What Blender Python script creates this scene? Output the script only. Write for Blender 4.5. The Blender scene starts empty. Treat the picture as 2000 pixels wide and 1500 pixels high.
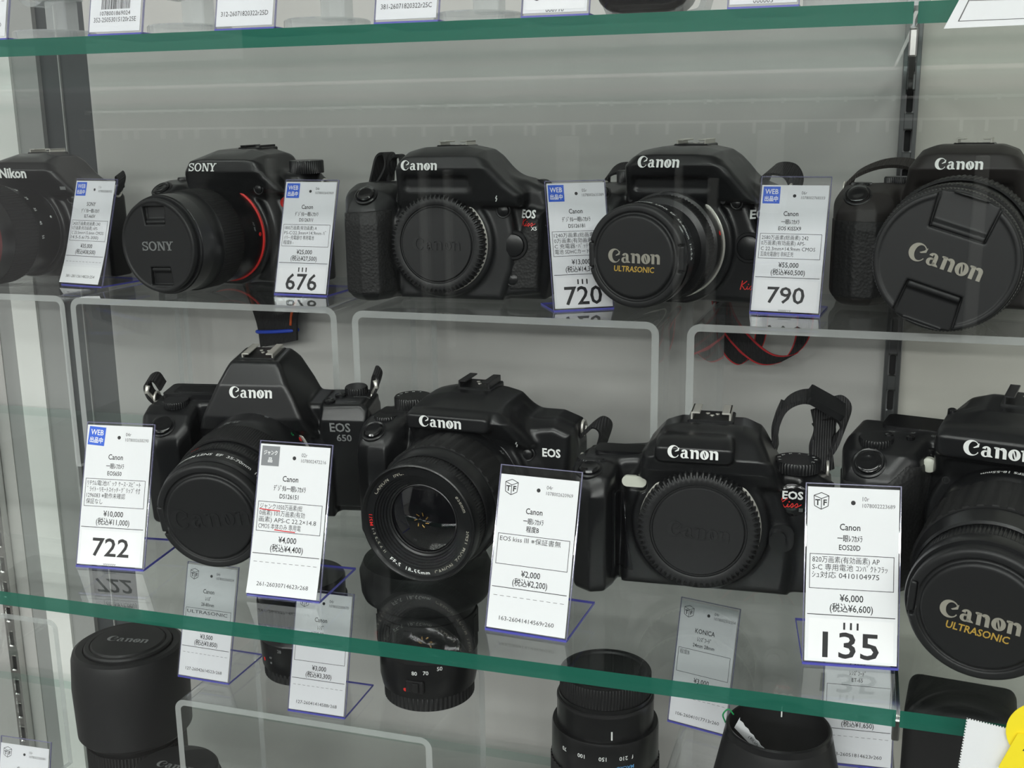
import bpy, math, random
import numpy as np
from mathutils import Matrix, Vector, Euler
random.seed(7)
rng = np.random.default_rng(7)
sc = bpy.context.scene
COL = sc.collection
PI = math.pi

# ---------------------------------------------------------------- camera
FPX = 2186.0                                   # focal length in pixels of the 2000x1500 frame
EYE = np.array([0.0, 0.0, 0.247])
_d = np.array([120.0, 9470.0, FPX]); _d /= np.linalg.norm(_d)          # world down seen by the camera
_l = np.array([-7156.0, -414.0, FPX]); _l -= _d * (_l @ _d); _l /= np.linalg.norm(_l)
AX = np.stack([-_l, np.cross(-_d, -_l), -_d])  # rows: world X, Y, Z in camera space (x right, y down, z forward)
def ray(px, py):
    return AX @ np.array([px - 1000.0, py - 750.0, FPX])
def onZ(px, py, z):
    r = ray(px, py); return EYE + r * ((z - EYE[2]) / r[2])
def onY(px, py, y):
    r = ray(px, py); return EYE + r * ((y - EYE[1]) / r[1])
cd = bpy.data.cameras.new('camera'); cam = bpy.data.objects.new('camera', cd); COL.objects.link(cam)
cd.sensor_width = 36.0; cd.lens = FPX / 2000.0 * 36.0; cd.clip_start = 0.01; cd.clip_end = 50
m3 = np.stack([AX @ np.array([1, 0, 0]), AX @ np.array([0, -1, 0]), AX @ np.array([0, 0, -1])], axis=1)
mw = Matrix([[*m3[i], EYE[i]] for i in range(3)] + [[0, 0, 0, 1]])
cam.matrix_world = mw
sc.camera = cam

# ---------------------------------------------------------------- light and exposure
w = bpy.data.worlds.new('world'); sc.world = w; w.use_nodes = True
w.node_tree.nodes['Background'].inputs[0].default_value = (1.0, 0.975, 0.96, 1)
w.node_tree.nodes['Background'].inputs[1].default_value = 0.30
sc.view_settings.view_transform = 'Standard'; sc.view_settings.look = 'None'
sc.view_settings.gamma = 1.0; sc.view_settings.use_curve_mapping = False
sc.view_settings.exposure = 0.14
sc.cycles.transparent_max_bounces = 40
sc.cycles.max_bounces = 12
sc.cycles.use_denoising = True
LAMP_POWER = 1.0
CEIL_Z = 1.35; FLOOR_Z = -1.25
def area(name, loc, sx, sy, power, col, rot=(0, 0, 0)):
    l = bpy.data.lights.new(name, 'AREA'); l.shape = 'RECTANGLE'; l.size = sx; l.size_y = sy
    l.energy = power * LAMP_POWER; l.color = col
    o = bpy.data.objects.new(name, l); COL.objects.link(o); o.location = loc; o.rotation_euler = rot
    return o
LAMPS = [(x, y) for y in (-0.45, -2.2, -4.4) for x in (-1.9, -0.2, 1.5)]
for _x, _y in LAMPS:
    area('ceiling_light_lamp', (_x, _y, CEIL_Z - 0.075), 1.25, 0.40, {-0.45: 9, -2.2: 34, -4.4: 120}[_y], (1.0, 0.968, 0.95))

# ---------------------------------------------------------------- helpers
MM = 0.001
def tag(o, label=None, cat=None, group=None, kind=None):
    if label: o['label'] = label
    if cat: o['category'] = cat
    if group: o['group'] = group
    if kind: o['kind'] = kind
    return o
def empty(name, loc=(0, 0, 0), rz=0.0, label=None, cat=None, group=None):
    o = bpy.data.objects.new(name, None); COL.objects.link(o)
    o.empty_display_size = 0.01
    o.location = loc; o.rotation_euler = (0, 0, rz)
    return tag(o, label, cat, group)
def mesh_obj(name, V, Fc, mats, parent=None, smooth=False, fm=None, scale=MM, normals=None):
    """V: verts in mm (scale), Fc: list of faces or int array, mats: material or list"""
    me = bpy.data.meshes.new(name)
    V = np.asarray(V, dtype=float).reshape(-1, 3) * scale
    if isinstance(Fc, np.ndarray): Fc = Fc.tolist()
    me.from_pydata(V.tolist(), [], Fc)
    if not isinstance(mats, (list, tuple)): mats = [mats]
    for m in mats: me.materials.append(m)
    if fm is not None: me.polygons.foreach_set('material_index', np.asarray(fm, dtype=np.int32))
    if smooth is True: me.polygons.foreach_set('use_smooth', np.ones(len(me.polygons), dtype=bool))
    me.update()
    if isinstance(smooth, (int, float)) and not isinstance(smooth, bool):
        me.polygons.foreach_set('use_smooth', np.ones(len(me.polygons), dtype=bool))
        me.set_sharp_from_angle(angle=math.radians(smooth))
    if normals is not None and len(normals) == len(me.vertices):
        me.normals_split_custom_set_from_vertices(np.asarray(normals).tolist())
    o = bpy.data.objects.new(name, me); COL.objects.link(o)
    if parent is not None: o.parent = parent
    return o
def copy_tree(o, parent=None):
    c = o.copy(); COL.objects.link(c); c.parent = parent
    for ch in [k for k in o.children]: copy_tree(ch, c)
    return c
class MB:
    """collects simple shapes (mm)"""
    def __init__(s): s.V = []; s.F = []; s.M = []
    def add(s, V, F, m=0):
        b = len(s.V); s.V += [tuple(v) for v in np.asarray(V, dtype=float)]
        for f in (F.tolist() if isinstance(F, np.ndarray) else F): s.F.append([i + b for i in f]); s.M.append(m)
        return s
    def box(s, x0, x1, y0, y1, z0, z1, m=0, bev=0.0):
        if bev <= 0:
            V = [(x, y, z) for x in (x0, x1) for y in (y0, y1) for z in (z0, z1)]
            F = [(0, 1, 3, 2), (4, 6, 7, 5), (0, 4, 5, 1), (2, 3, 7, 6), (0, 2, 6, 4), (1, 5, 7, 3)]
            return s.add(V, F, m)
        b = bev                                             # chamfered box
        V = []; idx = {}
        for ix, x in enumerate((x0, x1)):
            for iy, y in enumerate((y0, y1)):
                for iz, z in enumerate((z0, z1)):
                    sx, sy, sz = (1 - 2 * ix), (1 - 2 * iy), (1 - 2 * iz)
                    for a, p in (('x', (x, y + sy * b, z + sz * b)), ('y', (x + sx * b, y, z + sz * b)), ('z', (x + sx * b, y + sy * b, z))):
                        idx[(ix, iy, iz, a)] = len(V); V.append(p)
        F = []
        for a, (u, v) in (('x', (1, 2)), ('y', (0, 2)), ('z', (0, 1))):
            k = 'xyz'.index(a)
            for e in (0, 1):
                q = []
                for (p, r) in ((0, 0), (1, 0), (1, 1), (0, 1)):
                    t = [0, 0, 0]; t[k] = e; t[u] = p; t[v] = r; q.append(idx[(*t, a)])
                F.append(q)
        for a1, a2, k in (('x', 'y', 2), ('x', 'z', 1), ('y', 'z', 0)):
            o = [i for i in range(3) if i != k]
            for p in (0, 1):
                for r in (0, 1):
                    t = [0, 0, 0]; t[o[0]] = p; t[o[1]] = r; t2 = list(t); t2[k] = 1
                    F.append([idx[(*t, a1)], idx[(*t2, a1)], idx[(*t2, a2)], idx[(*t, a2)]])
        for ix in (0, 1):
            for iy in (0, 1):
                for iz in (0, 1): F.append([idx[(ix, iy, iz, 'x')], idx[(ix, iy, iz, 'y')], idx[(ix, iy, iz, 'z')]])
        V = np.array(V); c = V.mean(0); F2 = []
        for f in F:
            p = V[f]; n = np.cross(p[1] - p[0], p[2] - p[0])
            F2.append(f if n @ (p.mean(0) - c) > 0 else f[::-1])
        return s.add(V, F2, m)
    def prism(s, pts, plane, a, b, m=0, me=None):
        """extrude 2D polygon: plane 'xz' extrudes along y from a to b, etc. me: material of the end caps"""
        n = len(pts); ax = {'xz': (0, 2, 1), 'xy': (0, 1, 2), 'yz': (1, 2, 0)}[plane]
        V = np.zeros((2 * n, 3))
        for k, e in enumerate((a, b)):
            for i, p in enumerate(pts):
                V[k * n + i, ax[0]] = p[0]; V[k * n + i, ax[1]] = p[1]; V[k * n + i, ax[2]] = e
        F = [[i, (i + 1) % n, n + (i + 1) % n, n + i] for i in range(n)]
        s.add(V, F, m); s.add(V, [list(range(n))[::-1], [n + i for i in range(n)]], m if me is None else me)
        return s
    def tube(s, pts, r, n=8, m=0, cap=True):
        pts = np.asarray(pts, dtype=float); rs = np.broadcast_to(np.asarray(r, dtype=float), (len(pts),))
        t = np.gradient(pts, axis=0); t /= np.linalg.norm(t, axis=1)[:, None] + 1e-12
        u = np.cross(t[0], (0, 0, 1.0)); 
        if np.linalg.norm(u) < 1e-3: u = np.cross(t[0], (0, 1.0, 0))
        V = []
        for i in range(len(pts)):
            u = u - t[i] * (u @ t[i]); u /= np.linalg.norm(u); v = np.cross(t[i], u)
            for k in range(n):
                a = 2 * PI * k / n; V.append(pts[i] + rs[i] * (math.cos(a) * u + math.sin(a) * v))
        F = [[i * n + k, i * n + (k + 1) % n, (i + 1) * n + (k + 1) % n, (i + 1) * n + k] for i in range(len(pts) - 1) for k in range(n)]
        if cap: F += [list(range(n))[::-1], [(len(pts) - 1) * n + k for k in range(n)]]
        return s.add(V, F, m)
    def ribbon(s, pts, wv, th=1.2, m=0, me=None):
        """flat band along pts, wv: half-width vector(s), closed thin slab; me: material of a stripe along each edge"""
        pts = np.asarray(pts, dtype=float); wv = np.broadcast_to(np.asarray(wv, dtype=float), pts.shape)
        t = np.gradient(pts, axis=0); t /= np.linalg.norm(t, axis=1)[:, None] + 1e-12
        nn = np.cross(t, wv); nn /= np.linalg.norm(nn, axis=1)[:, None] + 1e-12
        fr = (-1, -0.8, 0.8, 1); V = []
        for i in range(len(pts)):
            for sd in (-1, 1):
                for f in fr: V.append(pts[i] + wv[i] * f + nn[i] * sd * th / 2)
        F = []; M = []
        e = m if me is None else me
        for i in range(len(pts) - 1):
            a = i * 8; b = a + 8
            for k in range(3):
                F.append([a + k, a + k + 1, b + k + 1, b + k]); M.append(e if k != 1 else m)
                F.append([a + 4 + k, b + 4 + k, b + 5 + k, a + 5 + k]); M.append(e if k != 1 else m)
            F.append([a, b, b + 4, a + 4]); M.append(e); F.append([a + 3, a + 7, b + 7, b + 3]); M.append(e)
        L = (len(pts) - 1) * 8
        F += [[0, 4, 5, 1], [1, 5, 6, 2], [2, 6, 7, 3], [L, L + 1, L + 5, L + 4], [L + 1, L + 2, L + 6, L + 5], [L + 2, L + 3, L + 7, L + 6]]; M += [m] * 6
        b0 = len(s.V); s.V += [tuple(v) for v in V]; s.F += [[i + b0 for i in f] for f in F]; s.M += M
        return s
    def build(s, name, mats, parent=None, smooth=False, scale=MM):
        return mesh_obj(name, s.V, s.F, mats, parent, smooth, s.M, scale)
def spline(pts, n=8):
    """Catmull-Rom through pts"""
    P = np.asarray(pts, dtype=float); P = np.vstack([2 * P[0] - P[1], P, 2 * P[-1] - P[-2]]); out = []
    for i in range(1, len(P) - 2):
        for k in range(n):
            t = k / n
            out.append(0.5 * ((2 * P[i]) + (-P[i - 1] + P[i + 1]) * t + (2 * P[i - 1] - 5 * P[i] + 4 * P[i + 1] - P[i + 2]) * t * t + (-P[i - 1] + 3 * P[i] - 3 * P[i + 1] + P[i + 2]) * t ** 3))
    out.append(P[-2]); return np.array(out)
def rrect(x0, x1, y0, y1, r, n=5):
    out = []
    for cx, cy, a in ((x1 - r, y1 - r, 0), (x0 + r, y1 - r, 90), (x0 + r, y0 + r, 180), (x1 - r, y0 + r, 270)):
        for k in range(n + 1):
            t = math.radians(a + 90 * k / n); out.append((cx + r * math.cos(t), cy + r * math.sin(t)))
    return out
def circ(cx, cy, r, n=24, a0=0, a1=360, ry=None):
    ry = r if ry is None else ry
    k = n if a1 - a0 == 360 else n + 1
    return [(cx + r * math.cos(math.radians(a0 + (a1 - a0) * i / n)), cy + ry * math.sin(math.radians(a0 + (a1 - a0) * i / n))) for i in range(k)]

# ---------------------------------------------------------------- materials
M = {}
def srgb(r, g, b):
    f = lambda c: (c / 255 / 12.92) if c <= 10 else ((c / 255 + 0.055) / 1.055) ** 2.4
    return (f(r), f(g), f(b), 1)
def mat(name, col, rough=0.5, metal=0.0, bump=None, spec=0.5, var=None, coat=0.0):
    """bump: (kind, scale, strength) ; var: (scale, amount) brightness variation"""
    m = bpy.data.materials.new(name); m.use_nodes = True; nt = m.node_tree; b = nt.nodes['Principled BSDF']
    b.inputs['Base Color'].default_value = col; b.inputs['Roughness'].default_value = rough; b.inputs['Metallic'].default_value = metal
    b.inputs['Specular IOR Level'].default_value = spec
    if coat: b.inputs['Coat Weight'].default_value = coat; b.inputs['Coat Roughness'].default_value = 0.08
    if bump or var:
        tc = nt.nodes.new('ShaderNodeTexCoord')
    if bump:
        kind, s, st = bump[:3]
        mp = nt.nodes.new('ShaderNodeMapping'); nt.links.new(tc.outputs['Object'], mp.inputs[0])
        mp.inputs['Scale'].default_value = bump[3] if len(bump) > 3 else (1, 1, 1)
        if kind == 'noise':
            t = nt.nodes.new('ShaderNodeTexNoise'); t.inputs['Scale'].default_value = s; t.inputs['Detail'].default_value = 3; out = t.outputs['Fac']
        elif kind == 'leather':
            t = nt.nodes.new('ShaderNodeTexVoronoi'); t.inputs['Scale'].default_value = s; out = t.outputs['Distance']
        elif kind == 'weave':
            t = nt.nodes.new('ShaderNodeTexWave'); t.inputs['Scale'].default_value = s; t.inputs['Distortion'].default_value = 0.4; out = t.outputs['Fac']
        nt.links.new(mp.outputs[0], t.inputs['Vector'])
        bp = nt.nodes.new('ShaderNodeBump'); bp.inputs['Strength'].default_value = st; bp.inputs['Distance'].default_value = 0.0004
        nt.links.new(out, bp.inputs['Height']); nt.links.new(bp.outputs[0], b.inputs['Normal'])
    if var:
        mp = nt.nodes.new('ShaderNodeMapping'); nt.links.new(tc.outputs['Object'], mp.inputs[0]); mp.inputs['Scale'].default_value = var[2] if len(var) > 2 else (1, 1, 1)
        t = nt.nodes.new('ShaderNodeTexNoise'); t.inputs['Scale'].default_value = var[0]; t.inputs['Detail'].default_value = 4
        nt.links.new(mp.outputs[0], t.inputs['Vector'])
        r = nt.nodes.new('ShaderNodeMapRange'); r.inputs[3].default_value = 1 - var[1]; r.inputs[4].default_value = 1 + var[1]
        nt.links.new(t.outputs['Fac'], r.inputs[0])
        x = nt.nodes.new('ShaderNodeVectorMath'); x.operation = 'SCALE'; x.inputs[0].default_value = col[:3]
        nt.links.new(r.outputs[0], x.inputs['Scale']); nt.links.new(x.outputs[0], b.inputs['Base Color'])
    M[name] = m; return m
def clear(name, tint, f0=0.04, rough=0.0, haze=0.0, hazecol=(0.8, 0.85, 0.85, 1)):
    """clear sheet: transparent with Fresnel reflection (Schlick on |cos|, the same from both sides)"""
    m = bpy.data.materials.new(name); m.use_nodes = True; nt = m.node_tree; nt.nodes.clear(); N = nt.nodes.new; L = nt.links.new
    out = N('ShaderNodeOutputMaterial'); g = N('ShaderNodeNewGeometry'); dt = N('ShaderNodeVectorMath'); dt.operation = 'DOT_PRODUCT'
    L(g.outputs['Incoming'], dt.inputs[0]); L(g.outputs['Normal'], dt.inputs[1])
    ab = N('ShaderNodeMath'); ab.operation = 'ABSOLUTE'; L(dt.outputs['Value'], ab.inputs[0])
    om = N('ShaderNodeMath'); om.operation = 'SUBTRACT'; om.inputs[0].default_value = 1.0; L(ab.outputs[0], om.inputs[1]); om.use_clamp = True
    pw = N('ShaderNodeMath'); pw.operation = 'POWER'; L(om.outputs[0], pw.inputs[0]); pw.inputs[1].default_value = 5
    ma = N('ShaderNodeMath'); ma.operation = 'MULTIPLY_ADD'; L(pw.outputs[0], ma.inputs[0]); ma.inputs[1].default_value = 1 - f0; ma.inputs[2].default_value = f0
    tr = N('ShaderNodeBsdfTransparent'); tr.inputs[0].default_value = tint
    gl = N('ShaderNodeBsdfGlossy'); gl.inputs['Color'].default_value = (1, 1, 1, 1); gl.inputs['Roughness'].default_value = rough
    mx = N('ShaderNodeMixShader'); L(ma.outputs[0], mx.inputs[0]); L(tr.outputs[0], mx.inputs[1]); L(gl.outputs[0], mx.inputs[2])
    if haze:
        df = N('ShaderNodeBsdfDiffuse'); df.inputs[0].default_value = hazecol
        m2 = N('ShaderNodeMixShader'); m2.inputs[0].default_value = haze; L(mx.outputs[0], m2.inputs[1]); L(df.outputs[0], m2.inputs[2]); L(m2.outputs[0], out.inputs[0])
    else: L(mx.outputs[0], out.inputs[0])
    M[name] = m; return m
def emis(name, col, s):
    m = bpy.data.materials.new(name); m.use_nodes = True; b = m.node_tree.nodes['Principled BSDF']
    b.inputs['Base Color'].default_value = col; b.inputs['Emission Color'].default_value = col; b.inputs['Emission Strength'].default_value = s
    M[name] = m; return m
mat('wall_grey', srgb(186, 185, 182), 0.38, bump=('noise', 40, 0.06, (3, 3, 0.15)), var=(9, 0.05, (2.5, 1, 0.12)))
mat('wall_right', srgb(196, 194, 186), 0.4, var=(9, 0.04, (2.5, 1, 0.12)))
mat('wall_white', srgb(228, 230, 226), 0.45)
mat('wall_dark', srgb(62, 66, 68), 0.35)
mat('wall_mid', srgb(150, 152, 150), 0.4)
mat('chrome', (0.62, 0.62, 0.6, 1), 0.22, 1.0)
mat('steel_dark', (0.24, 0.245, 0.25, 1), 0.28, 1.0)
mat('slot_black', (0.004, 0.004, 0.005, 1), 0.6)
clear('glass_edge', (0.30, 0.62, 0.52, 1), 0.05, rough=0.12, haze=0.86, hazecol=(0.018, 0.125, 0.088, 1))
clear('glass_back_edge', (0.80, 0.90, 0.87, 1), 0.05, haze=0.05, hazecol=(0.1, 0.4, 0.3, 1))
clear('shelf_glass', (0.955, 0.975, 0.967, 1), 0.045)
clear('door_glass', (0.975, 0.99, 0.985, 1), 0.04)
clear('acrylic', (0.965, 0.97, 0.97, 1), 0.04, haze=0.012)
clear('sleeve', (0.985, 0.985, 0.99, 1), 0.035)
clear('acrylic_stand', (0.88, 0.9, 0.9, 1), 0.12, rough=0.05, haze=0.22, hazecol=srgb(230, 232, 232))
clear('acrylic_edge', (0.86, 0.88, 0.88, 1), 0.08, rough=0.15, haze=0.42, hazecol=srgb(214, 217, 216))
mat('sleeve_edge', srgb(84, 84, 176), 0.25, coat=0.5)
clear('sleeve_side', (0.80, 0.80, 0.93, 1), 0.12, rough=0.1, haze=0.35, hazecol=srgb(150, 148, 186))
mat('paper', srgb(232, 233, 236), 0.55)
mat('paper_label', srgb(240, 240, 242), 0.45)
mat('ink', (0.012, 0.012, 0.014, 1), 0.6)
mat('ink_grey', srgb(88, 88, 90), 0.6)
mat('ink_blue', srgb(28, 92, 214), 0.5)
mat('ink_junk', srgb(128, 130, 134), 0.5)
mat('ink_red', srgb(214, 30, 44), 0.6)
mat('yellow', srgb(248, 226, 40), 0.5)
mat('white_print', srgb(232, 234, 232), 0.45)
mat('silver_print', srgb(176, 172, 160), 0.32, 0.35)
mat('grey_print', srgb(120, 122, 122), 0.5)
mat('gold_print', srgb(214, 176, 84), 0.35, 0.4)
mat('red_print', srgb(214, 44, 40), 0.45)
mat('blue_print', srgb(96, 160, 214), 0.45)
mat('black_plastic', (0.0105, 0.0112, 0.012, 1), 0.42, spec=0.5)
mat('satin_plastic', (0.0085, 0.009, 0.0098, 1), 0.30, spec=0.5)
mat('brown_black', (0.017, 0.0145, 0.0135, 1), 0.5, spec=0.4)
mat('green_black', (0.0075, 0.011, 0.009, 1), 0.32, spec=0.5)
mat('gloss_black', (0.006, 0.0062, 0.007, 1), 0.12, spec=0.6)
mat('rubber', (0.0125, 0.0128, 0.013, 1), 0.55, bump=('leather', 560, 0.6), spec=0.4)
mat('rubber_plain', (0.0105, 0.0107, 0.0112, 1), 0.6, spec=0.35)
mat('cap_plastic', (0.0115, 0.012, 0.0128, 1), 0.48, spec=0.45)
mat('cap_emboss', (0.016, 0.0165, 0.0175, 1), 0.4, spec=0.5)
mat('metal', (0.78, 0.76, 0.7, 1), 0.34, 0.7)
mat('metal_dark', (0.05, 0.05, 0.052, 1), 0.3, 0.6)
mat('window_pale', srgb(206, 208, 196), 0.3)
mat('lens_glass', (0.003, 0.003, 0.004, 1), 0.03, spec=0.8, coat=1.0)
mat('lens_inner', (0.02, 0.016, 0.01, 1), 0.25, 0.2)
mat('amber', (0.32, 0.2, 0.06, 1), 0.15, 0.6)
mat('strap', (0.011, 0.011, 0.012, 1), 0.7, bump=('weave', 260, 0.8))
mat('strap_brown', (0.022, 0.018, 0.016, 1), 0.7, bump=('weave', 260, 0.8))
mat('strap_red', srgb(178, 26, 34), 0.6)
mat('strap_orange', srgb(206, 88, 40), 0.6)
mat('blue_tie', srgb(36, 70, 186), 0.5)
mat('green_tie', srgb(20, 150, 84), 0.5)
mat('lens_red', srgb(120, 24, 26), 0.35)
mat('store_floor', srgb(92, 90, 88), 0.5)
mat('store_wall', srgb(84, 82, 80), 0.6)
mat('store_ceiling', srgb(225, 226, 224), 0.7)
mat('strip_grey', srgb(168, 170, 168), 0.5)
mat('store_dark', srgb(44, 44, 46), 0.6)
emis('lamp_tube', (0.95, 1.0, 0.97, 1), 6.0)

# ---------------------------------------------------------------- the shop around the case
def struct(name, mb, mats, parent=None, smooth=False):
    o = mb.build(name, mats, parent, smooth, 1.0)
    if parent is None: o['kind'] = 'structure'
    return o
WALL_Y = 0.85; JX = 0.026                       # back wall plane, joint between the two bays
struct('floor', MB().box(-4, 4, -6.0, 0.9, FLOOR_Z - 0.05, FLOOR_Z), M['store_floor'])
struct('ceiling', MB().box(-4, 4, -6.0, 0.9, CEIL_Z, CEIL_Z + 0.05), M['store_ceiling'])
struct('wall_opposite', MB().box(-4, 4, -6.05, -6.0, FLOOR_Z, CEIL_Z), M['store_wall'])
XL = {}
def wx(px, py): return float(onY(px, py, WALL_Y)[0])
a_std = wx(33, 1230); a_w0 = wx(33, 640); a_w1 = wx(80, 640); a_d0 = wx(80, 200); a_d1 = wx(183, 250)
struct('wall_back', MB().box(a_d1, JX, WALL_Y, WALL_Y + 0.02, FLOOR_Z, CEIL_Z), M['wall_grey'])
struct('wall_right', MB().box(JX, 1.3, WALL_Y + 0.001, WALL_Y + 0.02, FLOOR_Z, CEIL_Z), M['wall_right'])
struct('wall_left', MB().box(-4, a_w0 - 0.022, WALL_Y + 0.001, WALL_Y + 0.02, FLOOR_Z, CEIL_Z), M['wall_grey'])
struct('trim_1', MB().box(a_w0 - 0.022, a_w0, WALL_Y + 0.002, WALL_Y + 0.02, FLOOR_Z, CEIL_Z), M['wall_mid'])
struct('trim_2', MB().box(a_w0, a_w1, WALL_Y - 0.004, WALL_Y + 0.02, FLOOR_Z, CEIL_Z), M['wall_white'])
t3 = MB().box(a_w1, a_d0, WALL_Y - 0.001, WALL_Y + 0.02, FLOOR_Z, CEIL_Z)
struct('trim_3', t3, M['wall_mid'])
struct('trim_4', MB().box(a_d0, a_d1, WALL_Y + 0.004, WALL_Y + 0.02, FLOOR_Z, CEIL_Z), M['wall_dark'])
struct('trim_5', MB().box(a_d0 + 0.020, a_d0 + 0.0212, WALL_Y + 0.002, WALL_Y + 0.005, FLOOR_Z, CEIL_Z), M['wall_mid'])
# ceiling lamps (their light is set at the top)
for i, (x, y) in enumerate(LAMPS):
    row = {-0.45: 'nearest the display case', -2.2: 'behind the hook rack', -4.4: 'by the opposite wall'}[y]
    r = empty('ceiling_light', (x, y, CEIL_Z), 0, 'long white ceiling light %s, %s' % (row, 'at the row end' if x < -1 else ('in the row middle' if x < 1 else 'past the bay joint')), 'lamp', 'fluorescent lights on the shop ceiling')
    MB().box(-640, 640, -215, 215, -40, 0, 0, 4).build('housing', M['store_ceiling'], r)
    MB().tube([(-620, -110, -55), (620, -110, -55)], 13, 10).build('tube', M['lamp_tube'], r, True)
    MB().tube([(-620, 110, -55), (620, 110, -55)], 13, 10).build('tube', M['lamp_tube'], r, True)

# ---------------------------------------------------------------- slotted uprights, glass shelves, brackets
def upright(x, z0, z1, label, front='chrome'):
    r = empty('slotted_upright', (x, WALL_Y, z0), 0, label, 'upright')
    H = (z1 - z0) * 1000; mb = MB()
    hw = 5.8; sw = 2.6; pitch = 26.5; sh = 15.5
    mb.box(-hw, -sw, -9, 0, 0, H, 0, 0.5); mb.box(sw, hw, -9, 0, 0, H, 0, 0.5)
    z = 4.0; zs = []
    mb.box(-sw, sw, -8.6, -7, 0, z)
    while z + sh < H:
        mb.box(-sw, sw, -8.6, -7, z + sh, min(z + pitch, H)); zs.append(z); z += pitch
    mb.build('slotted_face', M[front], r)
    MB().box(-sw, sw, -3, -0.2, 0, H).build('channel_back', M['slot_black'], r)
    for zz in zs:
        rim = rrect(-sw - 0.5, sw + 0.5, zz - 0.5, zz + sh + 0.5, 1.5, 3); inn = rrect(-sw + 0.5, sw - 0.5, zz + 0.5, zz + sh - 0.5, 1.2, 3)
        n = len(rim); V = [(a, -9.25, b) for a, b in rim] + [(a, -8.4, b) for a, b in inn]
        mesh_obj('slot', V, [[k, (k + 1) % n, n + (k + 1) % n, n + k] for k in range(n)], M[front], r, True)
    return r
upright(JX, -0.6, 0.6, 'slotted metal upright on the grey wall behind the camera with a tilted lens cap', 'steel_dark')
upright(a_std, -0.5, 0.12, 'slotted metal upright on the wall beside the white vertical strip', 'chrome')
SH_Y0, SH_Y1 = 0.466, 0.822
SPLIT = JX; SPLIT_T = 0.0145
def shelf(name, x0, x1, z1, label, th=0.008):
    r = empty(name, ((x0 + x1) / 2, (SH_Y0 + SH_Y1) / 2, z1 - th), 0, label, 'shelf')
    hx = (x1 - x0) * 500; hy = (SH_Y1 - SH_Y0) * 500; t = th * 1000
    V = [(x, y, z) for x in (-hx, hx) for y in (-hy, hy) for z in (0, t)]
    mesh_obj('glass_pane', V, [(0, 2, 6, 4), (1, 5, 7, 3)], M['shelf_glass'], r)
    mesh_obj('polished_edge', V, [(0, 4, 5, 1), (2, 3, 7, 6), (0, 1, 3, 2), (4, 6, 7, 5)], [M['glass_edge'], M['glass_back_edge']], r, False, [0, 1, 1, 1])
    return r
TOPZ = 0.2905
shelf('glass_shelf', -0.82, SPLIT - 0.0008, 0.0, 'green-edged glass shelf carrying the large film and digital cameras')
shelf('glass_shelf', SPLIT + 0.0008, 0.62, 0.0, 'green-edged glass shelf under the camera with the gold-lettered lens cap')
shelf('glass_shelf', -0.82, SPLIT_T - 0.0008, TOPZ, 'green-edged glass shelf holding the clear stands above the cameras')
shelf('glass_shelf', SPLIT_T + 0.0008, 0.62, TOPZ, 'green-edged glass shelf with the hanging barcode card on its edge')
LOWZ = -0.275
shelf('glass_shelf', -0.82, SPLIT - 0.0008, LOWZ, 'lowest glass shelf under the standing lenses')
shelf('glass_shelf', SPLIT + 0.0008, 0.62, LOWZ, 'lowest glass shelf under the black case and yellow sheet')
def bracket(z, label, rz=0.0):
    r = empty('shelf_bracket', (JX, WALL_Y, z), math.radians(rz), label, 'bracket')
    mb = MB(); mb.prism([(0, 0), (0, -22), (-30, -7), (-372, -5), (-372, 0)], 'yz', -1.6, 1.6)
    mb.build('arm', M['chrome'], r)
    MB().box(-1.6, 1.6, -376, -371, -11, -0.5, 0, 0.6).build('end_lip', M['chrome'], r)
    return r
bracket(-0.0085, 'chrome shelf bracket under the joint of the shelf with the large cameras')
bracket(TOPZ - 0.0085, 'chrome shelf bracket under the joint of the highest glass shelf', -1.75)
bracket(LOWZ - 0.0085, 'chrome shelf bracket under the joint of the lowest glass shelf')
# sliding door pane in front
dr = empty('door_1', (-0.1, 0.435, LOWZ), 0); dr['kind'] = 'structure'
MB().box(-700, 760, -3, 3, -150, 900).build('glass_pane', M['door_glass'], dr)

# ---------------------------------------------------------------- clear risers
def riser(w, d, h, loc, label, rz=0.0, th=4.5, rad=8.0):
    r = empty('acrylic_riser', loc, rz, label, 'riser', 'clear acrylic risers')
    hw = w / 2
    def prof(o, rr):
        p = [(-hw + o, 0)] + [(-hw + o + rr - rr * math.cos(math.radians(a)), h - o - rr + rr * math.sin(math.radians(a))) for a in range(0, 91, 15)]
        return p + [(-x, z) for x, z in p[::-1]]
    A, B = prof(0, rad), prof(th, rad - th); n = len(A)
    V = []
    for y in (0, d):
        V += [(x, y, z) for x, z in A] + [(x, y, z) for x, z in B]
    F = []; fm = []
    for i in range(n - 1):
        F.append((i, i + 1, 2 * n + i + 1, 2 * n + i)); F.append((n + i, 3 * n + i, 3 * n + i + 1, n + i + 1))
    mesh_obj('folded_sheet', V, F, M['acrylic'], r, 40)
    E = []
    for i in range(n - 1):
        E.append((i, n + i, n + i + 1, i + 1)); E.append((2 * n + i, 2 * n + i + 1, 3 * n + i + 1, 3 * n + i))
    E += [(0, 2 * n, 3 * n, n), (n - 1, 2 * n - 1, 4 * n - 1, 3 * n - 1)]
    mesh_obj('polished_edge', V, E, M['acrylic_edge'], r)
    return r
RZ = 0.130; RY = 0.664
def rz_x(px, py): return float(onZ(px, py, RZ)[0])
R_D = 142
riser(211, R_D, 130, (-0.4395, RY + 0.008, 0.0), 'clear acrylic riser under the camera with an orange-red lens ring', 0.01)
riser(204, R_D, 130, (-0.2165, RY, 0.0), 'clear acrylic riser under the capped camera body', 0.0)
riser(230, R_D, 130, (0.0175, RY - 0.002, 0.0), 'clear acrylic riser under the camera with a tilted lens cap', -0.012)
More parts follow.
